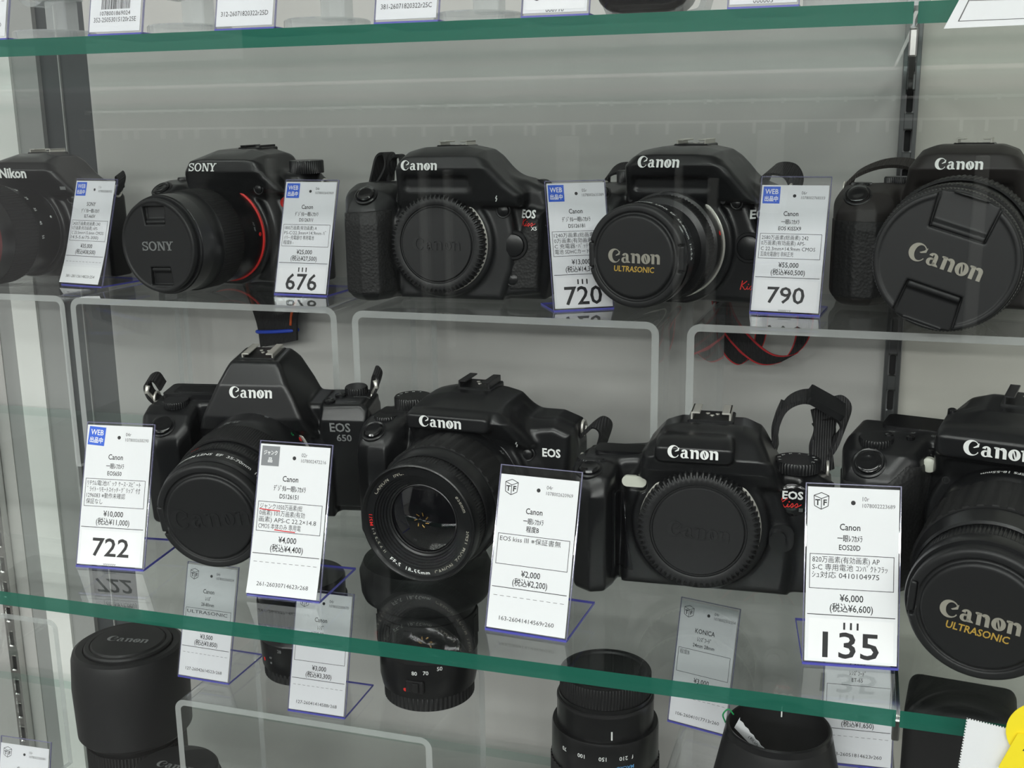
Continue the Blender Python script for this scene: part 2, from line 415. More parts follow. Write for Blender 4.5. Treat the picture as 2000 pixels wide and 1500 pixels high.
riser(211, R_D, 130, (-0.6595, RY + 0.012, 0.0), 'clear acrylic riser under the camera with a red-ringed lens', 0.0)
LRZ = -0.145
riser(195, 108, 130, (-0.3495, 0.617, LOWZ), 'clear acrylic riser under the standing lenses', 0.0)
riser(185, 90, 130, (-0.7075, 0.612, LOWZ), 'clear acrylic riser beside the left slotted upright', 0.0)
riser(138, 150, 130, (-0.031, 0.575, LOWZ), 'clear acrylic riser behind the large lens hood', 0.0)

# rack across the aisle (seen only as a faint reflection in the door)
r = empty('display_rack', (-0.2, -1.9, FLOOR_Z), 0, 'dark hook rack across the aisle with rows of white ticket hooks', 'rack')
MB().box(-1900, 1900, -60, 0, 0, 1680).build('backboard', M['store_dark'], r)
for z in (1497, 1545):
    MB().box(-1880, 1880, 0, 30, z, z + 6, 0, 1).build('rail', M['store_ceiling'], r)
    hk = MB().box(-3, 3, 30, 120, -2, 3).box(-3.5, 3.5, 118, 121, -26 if z < 1500 else -8, 4)
    h0 = None
    for i in range(60):
        if h0 is None: h0 = hk.build('ticket_hook', M['store_ceiling'], r); o = h0
        else: o = h0.copy(); COL.objects.link(o); o.parent = r
        o.location = ((-1850 + i * 62 + random.uniform(-22, 22)) * MM, 0, (z + 2) * MM)
for px, w_, z0, z1 in ((848, 11, 950, 1400), (893, 8, 930, 1390), (1330, 9, 1000, 1400), (1395, 12, 980, 1370), (560, 10, 1000, 1420), (1500, 30, 1290, 1480), (1900, 14, 1000, 1420), (1120, 26, 1330, 1470)):
    p = onY(px, 500, 2.77); x = (float(p[0]) + 0.2) * 1000
    MB().box(x - w_, x + w_, 40, 70, z0, z1, 0, 3).build('reflection_strip', M['strip_grey'], r)  # pale strips added only to mirror as upright streaks in the door glass

# ---------------------------------------------------------------- lettering
_tc = bpy.data.curves.new('text_source', 'FONT'); _tc.resolution_u = 2
_to = bpy.data.objects.new('text_source', _tc); COL.objects.link(_to)
_tcache = {}
def text2d(s, size=1.0, xs=1.0, bold=0.0, sp=1.0):
    key = (s, bold, sp)
    if key not in _tcache:
        _tc.body = s; _tc.offset = bold; _tc.space_character = sp
        _to.update_tag(); bpy.context.view_layer.update()
        me = bpy.data.meshes.new_from_object(_to.evaluated_get(bpy.context.evaluated_depsgraph_get()))
        V = np.zeros(len(me.vertices) * 3); me.vertices.foreach_get('co', V); V = V.reshape(-1, 3)[:, :2]
        Fc = [list(p.vertices) for p in me.polygons]; bpy.data.meshes.remove(me)
        if len(V): V = V - np.array([V[:, 0].min(), 0])
        _tcache[key] = (V, Fc)
    V, Fc = _tcache[key]
    V = V * np.array([size * xs, size])
    return V, Fc, (V[:, 0].max() if len(V) else 0.0)
class Flat:
    """2D shapes collected on a plane (mm)"""
    def __init__(s): s.V = []; s.F = []
    def add(s, V, F):
        b = len(s.V); s.V += [tuple(v) for v in V]; s.F += [[i + b for i in f] for f in F]; return s
    def text(s, t, x, y, size, al='c', xs=1.0, bold=0.0, sp=1.0, fit=None):
        V, F, w = text2d(t, size, xs, bold, sp)
        if not len(V): return s
        if fit and w > 0: V = V * np.array([fit / w, 1]); w = fit
        o = {'c': -w / 2, 'l': 0, 'r': -w}[al]
        return s.add(V + np.array([x + o, y - 0.36 * size]), F)
    def rect(s, x0, x1, y0, y1): return s.add([(x0, y0), (x1, y0), (x1, y1), (x0, y1)], [[0, 1, 2, 3]])
    def frame(s, x0, x1, y0, y1, t):
        s.rect(x0, x1, y0, y0 + t); s.rect(x0, x1, y1 - t, y1); s.rect(x0, x0 + t, y0, y1); return s.rect(x1 - t, x1, y0, y1)
    def line(s, p, q, t):
        p = np.array(p, float); q = np.array(q, float); d = (q - p) / np.linalg.norm(q - p); n = np.array([-d[1], d[0]]) * t / 2
        return s.add([p - n, q - n, q + n, p + n], [[0, 1, 2, 3]])
    def path(s, pts, t):
        pts = np.asarray(pts, float); d = np.gradient(pts, axis=0); d /= np.linalg.norm(d, axis=1)[:, None] + 1e-9
        n = np.stack([-d[:, 1], d[:, 0]], 1) * (np.broadcast_to(np.asarray(t, float), (len(pts),)) / 2)[:, None]
        V = np.vstack([pts - n, pts + n]); k = len(pts)
        return s.add(V, [[i, i + 1, k + i + 1, k + i] for i in range(k - 1)])
    def disc(s, x, y, r, n=20): return s.add(circ(x, y, r, n), [list(range(n))])
def plane_map(F, fn): return [fn(x, y) for x, y in F.V]

# ---------------------------------------------------------------- price tags
TAG_W, TAG_H = 43.0, 84.0
def price_tag(loc, rz, label, d, tilt=18, w=TAG_W, h=TAG_H, foot=48, group=None, standing=True, sheen=True):
    """d: dict(web|junk|tf, code, num, l1, l2, l3, box, p1, p2, big|serial)"""
    r = empty('price_tag', loc, rz, label, 'price tag', group)
    t = math.radians(tilt); ct, st = math.cos(t), math.sin(t)
    def pt(x, v, o): return (x, v * st - o * ct, v * ct + o * st + 0.6)
    hw = w / 2
    def slab(x0, x1, v0, v1, o0, o1):
        V = [pt(x, v, o) for x in (x0, x1) for v in (v0, v1) for o in (o0, o1)]
        return V, [(0, 1, 3, 2), (4, 6, 7, 5), (0, 4, 5, 1), (2, 3, 7, 6), (0, 2, 6, 4), (1, 5, 7, 3)]
    cu = d.get('curl', 0.0)
    # holder: back sheet + foot (clear), coloured cut edges
    if standing:
        mb = MB(); V, F = slab(-hw, hw, 0, h, -0.9, 0); mb.add(V, F)
        mb.box(-hw, hw, 0.4, foot, 0.0, 1.1); mb.build('holder', M['sleeve'], r)
        e = MB(); q = 0.45; sd = MB()
        for x in (-hw, hw):
            V, F = slab(x - q / 2, x + q / 2, 0, h, -0.95, 0.05); sd.add(V, F)
            e.box(x - q / 2, x + q / 2, 0.4, foot, -0.02, 1.15)
        V, F = slab(-hw, hw, h - q, h, -0.95, 0.1); sd.add(V, F)
        sd.build('holder_side', M['sleeve_side'], r)
        e.box(-hw, hw, foot - 0.5, foot, -0.02, 1.15); e.box(-hw, hw, -0.5, 0.6, -0.02, 1.0)
        e.build('holder_edge', M['sleeve_edge'], r)
        fr = MB(); V, F = slab(-hw, hw, 1.0, h, 1.7, 1.9); fr.add(V, F)
        if sheen: fr.build('front_film', M['sleeve'], r)
    cw, ch = w - 1.6, d.get('ch', h - 3.0)
    c0 = 1.2
    nseg = 10
    def bow(v): return 0.45 + cu * max(0.0, 1 - v / (0.45 * h)) ** 2
    V = []; F = []
    for i in range(nseg + 1):
        v = c0 + ch * i / nseg
        for x in (-cw / 2, cw / 2): V += [pt(x, v, bow(v)), pt(x, v, bow(v) + 0.25)]
    for i in range(nseg):
        a = 4 * i; b = a + 4
        F += [(a + 1, a + 3, b + 3, b + 1), (a, b, b + 2, a + 2), (a, a + 1, b + 1, b), (a + 2, b + 2, b + 3, a + 3)]
    F += [(0, 2, 3, 1), (4 * nseg, 4 * nseg + 1, 4 * nseg + 3, 4 * nseg + 2)]
    mesh_obj('card', V, F, M['paper'], r)
    X = lambda u: (u - 0.5) * cw
    Y = lambda v: c0 + ch * (1 - v)
    def put(name, fl, m, off):
        if fl.V: mesh_obj(name, [pt(x, y, bow(y) + 0.25 + off) for x, y in fl.V], fl.F, m, r)
    k = Flat()                                                   # black print
    s = ch / 80.0
    if 'num' in d:
        k.disc(X(0.5), Y(0.085), 1.05 * s, 16)
        g = Flat(); g.text(d['code'], X(0.60), Y(0.06), 2.9 * s, 'l', 0.85); g.text(d['num'], X(0.60), Y(0.098), 2.6 * s, 'l', fit=14.5 * s)
        put('small_print', g, M['ink_grey'], 0.05)
    for key, vv, sz in (('l1', 0.225, 4.3), ('l2', 0.292, 3.5), ('l3', 0.343, 3.4)):
        if d.get(key): k.text(d[key], X(0.47), Y(vv), sz * s, 'c', 0.82 if key != 'l2' else 0.72, bold=0.012)
    if 'box' in d:
        k.frame(X(0.035), X(0.955), Y(d.get('bx', 0.585)), Y(0.385), 0.28)
        for i, ln in enumerate(d['box']):
            k.text(ln, X(0.065), Y(0.417 + 0.044 * i), 3.35 * s, 'l', 0.8, fit=min(d.get('fit', 33.5) * len(ln) / max(len(q) for q in d['box']) + 2.0, 33.5) * s if len(ln) > 9 else None)
    if 'p1' in d:
        k.text(d['p1'], X(0.50), Y(0.632), 4.4 * s, 'c', 0.86, bold=0.012); k.text(d['p2'], X(0.50), Y(0.69), 4.4 * s, 'c', 0.82, bold=0.01)
        k.rect(X(0.02), X(0.975), Y(0.735), Y(0.7305))
    if 'big' in d:
        lb = Flat().rect(X(0.04), X(0.96), Y(0.985), Y(0.755)); put('number_label', lb, M['paper_label'], 0.08)
        n = Flat()
        if d.get('bars'):
            for j in (-1, 0, 1): n.rect(X(0.5) + j * 3.0 - 0.45, X(0.5) + j * 3.0 + 0.45, Y(0.812), Y(0.772))
            n.text(d['big'], X(0.5), Y(0.898), 16.5 * s, 'c', fit=25 * s, bold=0.012)
        else: n.text(d['big'], X(0.5), Y(0.868), 14.5 * s, 'c', fit=23 * s, bold=0.012)
        put('big_number', n, M['ink'], 0.13)
        if d.get('tail'): k.text(d['tail'], X(0.5), Y(0.985), 2.6 * s, 'c')
    if 'serial' in d:
        if 'bar' not in d:
            for j in range(11): k.rect(X(0.05) + j * cw * 0.085, X(0.05) + j * cw * 0.085 + cw * 0.05, Y(0.789), Y(0.7865))
        k.text(d['serial'], X(0.5), Y(0.93), 3.1 * s, 'c', fit=min(30 * s, cw * 0.84))
    if 'bar' in d:
        x = X(0.22)
        while x < X(0.78):
            b = random.choice((0.25, 0.35, 0.6)); k.rect(x, x + b, Y(0.87), Y(0.755)); x += b + random.choice((0.25, 0.35, 0.5))
        k.text(d['bar'], X(0.5), Y(0.893), 2.8 * s, 'c', fit=min(19, cw * 0.6))
    put('print', k, M['ink'], 0.05)
    if 'web' in d or 'junk' in d:
        a = d.get('stilt', 0.0); ca, sa = math.cos(a), math.sin(a); cx, cy = X(0.155), Y(0.08)
        def rot(fl): fl.V = [(cx + x * ca - y * sa, cy + x * sa + y * ca) for x, y in fl.V]; return fl
        b = rot(Flat().rect(-5.3, 5.3, -5.4, 5.4)); put('sticker', b, M['ink_blue'] if 'web' in d else M['ink_junk'], 0.10)
        q = Flat()
        if 'web' in d: q.text('WEB', 0, 2.3, 4.5, 'c', bold=0.012, fit=8.2); q.text('出品中', 0, -2.4, 3.6, 'c', bold=0.025, fit=8.4)
        else: q.text('ジャンク', 0, 1.8, 2.8, 'c', bold=0.02, fit=8.2); q.text('品', 0, -2.2, 3.0, 'c', bold=0.02)
        put('sticker_print', rot(q), M['paper_label'], 0.15)
    if 'tf' in d:
        q = Flat(); x, y = X(0.15), Y(0.08); t_ = 0.34
        A, B, C_, D = (x - 3.4, y + 2.4), (x, y + 1.0), (x + 3.4, y + 2.4), (x, y + 3.8)
        a2, b2, c2 = (x - 3.1, y - 2.4), (x, y - 4.0), (x + 3.1, y - 2.4)
        for p1, p2 in ((A, B), (B, C_), (C_, D), (D, A), (A, a2), (B, b2), (C_, c2), (a2, b2), (b2, c2)): q.line(p1, p2, t_)
        q.text('T', x - 1.65, y - 0.7, 3.8, 'c', bold=0.03); q.text('F', x + 1.7, y - 0.7, 3.8, 'c', bold=0.03)
        put('logo', q, M['ink'], 0.05)
    if d.get('strikes'):
        q = Flat()
        for (u0, u1, v) in d['strikes']: q.path([(X(u0), Y(v)), (X((u0 + u1) / 2), Y(v + 0.004)), (X(u1), Y(v + 0.006))], 0.55)
        put('red_underline', q, M['ink_red'], 0.12)
    return r
def tag_px(bl, br, z):
    """base centre and yaw of a tag from its two lower corners in the photograph (they stand on height z)"""
    a, b = onZ(*bl, z), onZ(*br, z); c = (a + b) / 2
    return (float(c[0]), float(c[1]), z), math.atan2(b[1] - a[1], b[0] - a[0]), float(np.linalg.norm(b - a)) * 1000
DEJI = 'ﾃﾞｼﾞﾀﾙ一眼ﾚﾌｶﾒﾗ'; ICHI = '一眼ﾚﾌｶﾒﾗ'
l, z_, _ = tag_px((145, 1106), (285, 1116), 0)
price_tag(l, z_, 'price card 722 with blue sticker beside the large angular film camera', dict(web=1, stilt=-0.06, code='04r', num='1078002658290', l1='Canon', l2=ICHI, l3='EOS650',
    box=['ﾘﾁｳﾑ電池ﾊﾟｯｸ ｹｰｽ･ｽﾋﾟｰﾄ', 'ﾞﾗｲﾄ･ﾘﾓｰﾄｽｲｯﾁ･ｸﾞﾘｯﾌﾟ付', '1296083 ※動作未確認', '保証なし'], p1='¥10,000', p2='(税込¥11,000)', big='722', tail='000000'), sheen=False)
l, z_, _ = tag_px((485, 1163), (622, 1178), 0)
price_tag(l, z_, 'price card with grey junk sticker, red underlines and ¥4,000 price', dict(junk=1, code='02r', num='1078002472216', l1='Canon', l2=DEJI, l3='DS126151', curl=2.5,
    box=['ジャンク1050万画素(総', '0画素) 101万画素(有効', '画素) APS-C 22.2×14.8', 'CMOS 本体のみ 専用電'], p1='¥4,000', p2='(税込¥4,400)', serial='261-26030714623r268', strikes=[(0.06, 0.36, 0.437), (0.30, 0.60, 0.57)]), sheen=False)
l, z_, _ = tag_px((950, 1230), (1104, 1254), 0)
price_tag(l, z_, 'price card with cube logo and ¥2,000 price before the capped film camera', dict(tf=1, code='04r', num='1078002620969', l1='Canon', l2=ICHI, l3='程度B', ch=77,
    box=['EOS kiss Ⅲ ※保証書無'], p1='¥2,000', p2='(税込¥2,200)', serial='163-26041414569r260'), h=83, sheen=False)
l, z_, _ = tag_px((1567, 1296), (1754, 1309), 0)
price_tag(l, z_, 'price card 135 with cube logo and ¥6,000 price', dict(tf=1, code='10r', num='1078002223689', l1='Canon', l2=ICHI, l3='EOS20D',
    box=['820万画素(有効画素) AP', 'S-C 専用電池 ｺﾝﾊﾟｸﾄﾌﾗｯ', 'ｼｭ対応 0410104975'], p1='¥6,000', p2='(税込¥6,600)', big='135', bars=1), tilt=17, sheen=False)
l, z_, _ = tag_px((1455, 611), (1610, 619), RZ)
price_tag(l, z_, 'price card 790 with blue sticker before the camera with a tilted lens cap', dict(web=1, code='06r', num='1078002768333', l1='Canon', l2=ICHI, l3='EOS KISSX9', ch=80,
    box=['2580万画素(総画素) 242', '0万画素(有効画素) APS-', 'C 22.3mm×14.9mm CMOS', '互換充電器付 非純正充'], p1='¥55,000', p2='(税込¥60,500)', big='790', tail='000010'), h=87, tilt=17, foot=36)
l, z_, _ = tag_px((1087, 609), (1194, 603.5), RZ)
price_tag(l, z_, 'price card 720 with blue sticker half hidden by a capped lens', dict(web=1, code='05r', num='1078002633389', l1='Canon', l2=DEJI, l3='DS126181',
    box=['1240万画素(総画素) 122', '0万画素(有効画素) APS-', 'C 充電器･ﾊﾞｯﾃﾘｰ 専用', '電池 SDHCカード 付'], p1='¥13,000', p2='(税込¥14,300)', big='720', bars=1), tilt=14.5, w=40.5, foot=32)
l, z_, _ = tag_px((530, 575), (645, 580), RZ)
price_tag(l, z_, 'price card 676 with blue sticker between the orange-ringed camera and the capped body', dict(web=1, code='04r', num='1078002643969', l1='Canon', l2=DEJI, l3='DS126311',
    box=['1800万画素(有効画素) A', 'PS-C/22.3mm×14.9mm ﾊﾞ', 'ｯﾃﾘｰ･充電器付 専用電池', '程度B -'], p1='¥25,000', p2='(税込¥27,500)', big='676', bars=1), tilt=17.5)
l, z_, _ = tag_px((112, 556), (208, 563), RZ)
price_tag(l, z_, 'curled price card with blue sticker beside the orange-ringed camera, no large number', dict(web=1, code='11r', num='1078002686902', l1='SONY', l2=DEJI, l3='SLT-A65V', curl=3,
    box=['2420万画素(総画素) 243', '0万画素(有効画素) APS-', 'C 23.5mm×15.6mm CMOS', '14.5-5.6/75-300)'], p1='¥35,000', p2='(税込¥38,500)', serial='381-28115614823r254'), tilt=17.5)
# lower level
l, z_, _ = tag_px((355, 1322), (440, 1336), LRZ)
price_tag(l, z_, 'price card ¥3,500 with cube logo on the low riser, beside the hooded lens', dict(tf=1, code='04r', num='1078002560024', l1='Canon', l2='ﾚﾝｽﾞ', l3='28-80mm', box=['ULTRASONIC'], p1='¥3,500', p2='(税込¥3,850)', serial='127-26042614523r268'), tilt=16)
l, z_, _ = tag_px((565, 1388), (671, 1404), LRZ)
price_tag(l, z_, 'price card ¥3,000 with cube logo on the low riser, before the slim lens', dict(tf=1, code='04r', num='1078002580070', l1='Canon', l2='ﾚﾝｽﾞ', l3='AF28-80mm', box=['F3.5-5.6 程度B 311636'], p1='¥3,000', p2='(税込¥3,300)', serial='127-26041414588r268'), tilt=16)

# ---------------------------------------------------------------- solid modelling on a distance grid (mm)
def poly_sd(pts, A, B):
    P = np.asarray(pts, float); d = np.full(np.broadcast(A, B).shape, 1e9); s = np.ones(d.shape)
    n = len(P)
    for i in range(n):
        a, b = P[i], P[i - 1]; ex, ey = b[0] - a[0], b[1] - a[1]
        wx_, wy_ = A - a[0], B - a[1]
        t = np.clip((wx_ * ex + wy_ * ey) / (ex * ex + ey * ey + 1e-12), 0, 1)
        d = np.minimum(d, (wx_ - ex * t) ** 2 + (wy_ - ey * t) ** 2)
        c1 = B >= a[1]; c2 = B < b[1]; c3 = ex * wy_ > ey * wx_
        s = np.where((c1 & c2 & c3) | (~c1 & ~c2 & ~c3), -s, s)
    return s * np.sqrt(d)
class Grid:
    def __init__(g, lo, hi, h):
        g.lo = np.array(lo, float); g.h = h; g.ax = [np.arange(lo[i], hi[i] + h, h) for i in range(3)]
        g.X = g.ax[0][:, None, None]; g.Y = g.ax[1][None, :, None]; g.Z = g.ax[2][None, None, :]
        g.f = np.full([len(a) for a in g.ax], 1e3, dtype=np.float32)
    def C(g, c): return {'x': g.X, 'y': g.Y, 'z': g.Z}[c]
    def ext(g, pl, pts, a, b, r=0.0):
        o = [c for c in 'xyz' if c not in pl][0]
        A = g.C(pl[0]); B = g.C(pl[1]); d2 = poly_sd(pts, A, B) + r; dz = np.abs(g.C(o) - (a + b) / 2) - abs(b - a) / 2 + r
        return np.sqrt(np.maximum(d2, 0) ** 2 + np.maximum(dz, 0) ** 2) + np.minimum(np.maximum(d2, dz), 0) - r
    def ext2(g, p1, q1, p2, q2, r=4.0):
        """intersection of two extrusions with rounded edges"""
        d1 = poly_sd(q1, g.C(p1[0]), g.C(p1[1])) + r; d2 = poly_sd(q2, g.C(p2[0]), g.C(p2[1])) + r
        return np.sqrt(np.maximum(d1, 0) ** 2 + np.maximum(d2, 0) ** 2) + np.minimum(np.maximum(d1, d2), 0) - r
    def box(g, x0, x1, y0, y1, z0, z1, r=1.0):
        q = [np.abs(c - (a + b) / 2) - (b - a) / 2 + r for c, a, b in ((g.X, x0, x1), (g.Y, y0, y1), (g.Z, z0, z1))]
        return np.sqrt(sum(np.maximum(k, 0) ** 2 for k in q)) + np.minimum(np.maximum(np.maximum(q[0], q[1]), q[2]), 0) - r
    def cyl(g, ax, c, r, a, b, e=1.0):
        o = [k for k in 'xyz' if k != ax]; d2 = np.sqrt((g.C(o[0]) - c[0]) ** 2 + (g.C(o[1]) - c[1]) ** 2) - r + e
        dz = np.abs(g.C(ax) - (a + b) / 2) - abs(b - a) / 2 + e
        return np.sqrt(np.maximum(d2, 0) ** 2 + np.maximum(dz, 0) ** 2) + np.minimum(np.maximum(d2, dz), 0) - e
    def add(g, s, k=0.0): g.f = smin(g.f, s, k).astype(np.float32); return g
    def sub(g, s, k=0.0): g.f = (-smin(-g.f, s, k)).astype(np.float32); return g
    def samp(g, F, P):
        q = (P - g.lo) / g.h; i = np.clip(np.floor(q).astype(int), 0, np.array(F.shape) - 2); t = q - i; v = 0
        for a in (0, 1):
            for b in (0, 1):
                for c in (0, 1):
                    v = v + F[i[:, 0] + a, i[:, 1] + b, i[:, 2] + c] * (t[:, 0] if a else 1 - t[:, 0]) * (t[:, 1] if b else 1 - t[:, 1]) * (t[:, 2] if c else 1 - t[:, 2])
        return v
    def surf_y(g, x, z):
        """front surface y at (x, z)"""
        x = np.atleast_1d(np.asarray(x, float)); z = np.atleast_1d(np.asarray(z, float)); ny = len(g.ax[1])
        P = np.stack([np.repeat(x, ny), np.tile(g.ax[1], len(x)), np.repeat(z, ny)], 1); v = g.samp(g.f, P).reshape(len(x), ny)
        ins = v < 0; k = np.where(ins.any(1), ins.argmax(1), ny - 1); k = np.maximum(k, 1); r = np.arange(len(x))
        v0, v1 = v[r, k - 1], v[r, k]; return g.ax[1][k - 1] + g.h * np.clip(v0 / (v0 - v1 + 1e-9), 0, 1)
    def surf_z(g, x, y):
        x = np.atleast_1d(np.asarray(x, float)); y = np.atleast_1d(np.asarray(y, float)); az = g.ax[2][::-1]; nz = len(az)
        P = np.stack([np.repeat(x, nz), np.repeat(y, nz), np.tile(az, len(x))], 1); v = g.samp(g.f, P).reshape(len(x), nz)
        ins = v < 0; k = np.maximum(np.where(ins.any(1), ins.argmax(1), nz - 1), 1); r = np.arange(len(x))
        v0, v1 = v[r, k - 1], v[r, k]; return az[k - 1] - g.h * np.clip(v0 / (v0 - v1 + 1e-9), 0, 1)
    def mesh(g, f=None):
        return surface_net(g, g.f if f is None else f)
    def build(g, name, m, parent, f=None):
        if name == 'body' and f is None: f = np.maximum(g.f, -g.Z).astype(np.float32)      # flat base
        V, Q, Nn = g.mesh(f); return mesh_obj(name, V, Q, m, parent, True, None, MM, Nn)
def smin(a, b, k):
    if k <= 0: return np.minimum(a, b)
    h = np.maximum(k - np.abs(a - b), 0) / k; return np.minimum(a, b) - h * h * k * 0.25
def smax(a, b, k=0.0): return -smin(-a, -b, k)
def surface_net(g, f):
    S = f < 0; n = np.array(f.shape) - 1
    cs = [S[a:a + n[0], b:b + n[1], c:c + n[2]] for a in (0, 1) for b in (0, 1) for c in (0, 1)]
    cnt = sum(c.astype(np.int8) for c in cs); act = (cnt > 0) & (cnt < 8)
    I = np.argwhere(act); idx = -np.ones(act.shape, dtype=np.int64); idx[act] = np.arange(len(I))
    acc = np.zeros((len(I), 3)); num = np.zeros(len(I))
    cor = [(a, b, c) for a in (0, 1) for b in (0, 1) for c in (0, 1)]
    val = {c: f[I[:, 0] + c[0], I[:, 1] + c[1], I[:, 2] + c[2]].astype(float) for c in cor}
    for p in cor:
        for k in range(3):
            if p[k] == 0:
                q = list(p); q[k] = 1; q = tuple(q); v0, v1 = val[p], val[q]; m = (v0 < 0) != (v1 < 0)
                t = np.where(m, v0 / np.where(m, v0 - v1, 1), 0); pos = np.tile(np.array(p, float), (len(I), 1)); pos[:, k] = t
                acc += pos * m[:, None]; num += m
    V = (I + acc / num[:, None]) * g.h + g.lo
    Qs = []
    for k in range(3):
        a, b = [j for j in range(3) if j != k]
        sl0 = [slice(1, None)] * 3; sl0[k] = slice(0, -1); sl1 = [slice(1, None)] * 3; sl1[k] = slice(1, None)
        s0 = S[tuple(sl0)]; s1 = S[tuple(sl1)]; E = np.argwhere(s0 != s1)
        if not len(E): continue
        inside0 = s0[tuple(E.T)]; base = E.copy(); base[:, a] += 1; base[:, b] += 1     # grid point of the edge
        ok = (base[:, a] < f.shape[a] - 1) & (base[:, b] < f.shape[b] - 1); base = base[ok]; inside0 = inside0[ok]
        def cell(da, db):
            c = base.copy(); c[:, a] -= da; c[:, b] -= db; return idx[c[:, 0], c[:, 1], c[:, 2]]
        q = np.stack([cell(1, 1), cell(0, 1), cell(0, 0), cell(1, 0)], 1)
        flip = inside0 if k != 1 else ~inside0
        q[~flip] = q[~flip][:, ::-1]; Qs.append(q)
    Q = np.vstack(Qs); Q = Q[(Q >= 0).all(1)]
    e = g.h * 0.75; gr = np.stack([g.samp(f, V + d) - g.samp(f, V - d) for d in (np.eye(3) * e)], 1)
    gn = gr / (np.linalg.norm(gr, axis=1)[:, None] + 1e-9)
    V = V - gn * np.clip(g.samp(f, V), -g.h * 0.5, g.h * 0.5)[:, None] * 0.8
    return V, Q, gn

# ---------------------------------------------------------------- turned parts (axis = -Y, away from the body)
def lathe(prof, n=96, ribs=None, a0=0.0):
    """prof: [(t, r)], ribs: None or dict(i0, i1, count, depth, duty) cut into profile points i0..i1"""
    P = np.asarray(prof, float); a = a0 + np.arange(n) * 2 * PI / n
    R_ = np.repeat(P[:, 1][:, None], n, 1)
    if ribs:
        ph = (np.arange(n) * ribs['count'] / n) % 1.0; cut = (ph >= ribs.get('duty', 0.5)) * ribs['depth']
        for i in range(ribs['i0'], ribs['i1'] + 1): R_[i] = P[i, 1] - cut
    V = np.stack([R_ * np.cos(a), np.repeat(-P[:, 0][:, None], n, 1), R_ * np.sin(a)], 2).reshape(-1, 3)
    F = [[i * n + k, (i + 1) * n + k, (i + 1) * n + (k + 1) % n, i * n + (k + 1) % n] for i in range(len(P) - 1) for k in range(n)]
    return V, F
def turned(name, prof, m, parent, n=96, smooth=35, ribs=None, off=(0, 0, 0)):
    V, F = lathe(prof, n, ribs); V = V + np.array(off)
    return mesh_obj(name, V, F, m, parent, smooth)
def ring_text(fl_items, parent, m, t, name='lettering', th=None):
    """text on a flat ring facing forward: items (string, radius, centre angle deg (90 = top), size, inward)"""
    V = []; F = []
    for s_, R_, ang, size, inv in fl_items:
        v, f, w_ = text2d(s_, size, 1.0, 0.012, 1.15)
        if not len(v): continue
        x = v[:, 0] - w_ / 2; y = v[:, 1] - 0.35 * size
        if inv: a = math.radians(ang) + x / R_; rr = R_ - y
        else: a = math.radians(ang) - x / R_; rr = R_ + y
        b = len(V); V += [(rr[i] * math.cos(a[i]), -t, rr[i] * math.sin(a[i])) for i in range(len(v))]; F += [[k + b for k in q] for q in f]
    return mesh_obj(name, V, F, m, parent) if V else None
def barrel_text(items, parent, m, name='lettering'):
    """text wrapped on a barrel: (string, radius, t of baseline, centre angle deg, size, upside)"""
    V = []; F = []
    for s_, R_, t, ang, size, up in items:
        v, f, w_ = text2d(s_, size, 1.0, 0.012)
        if not len(v): continue
        x = v[:, 0] - w_ / 2; y = v[:, 1] - 0.35 * size
        sg = -1 if up else 1
        a = math.radians(ang) - sg * x / R_; tt = t - sg * y
        b = len(V); V += [((R_ + 0.08) * math.cos(a[i]), -tt[i], (R_ + 0.08) * math.sin(a[i])) for i in range(len(v))]; F += [[k + b for k in q] for q in f]
    return mesh_obj(name, V, F, m, parent) if V else None

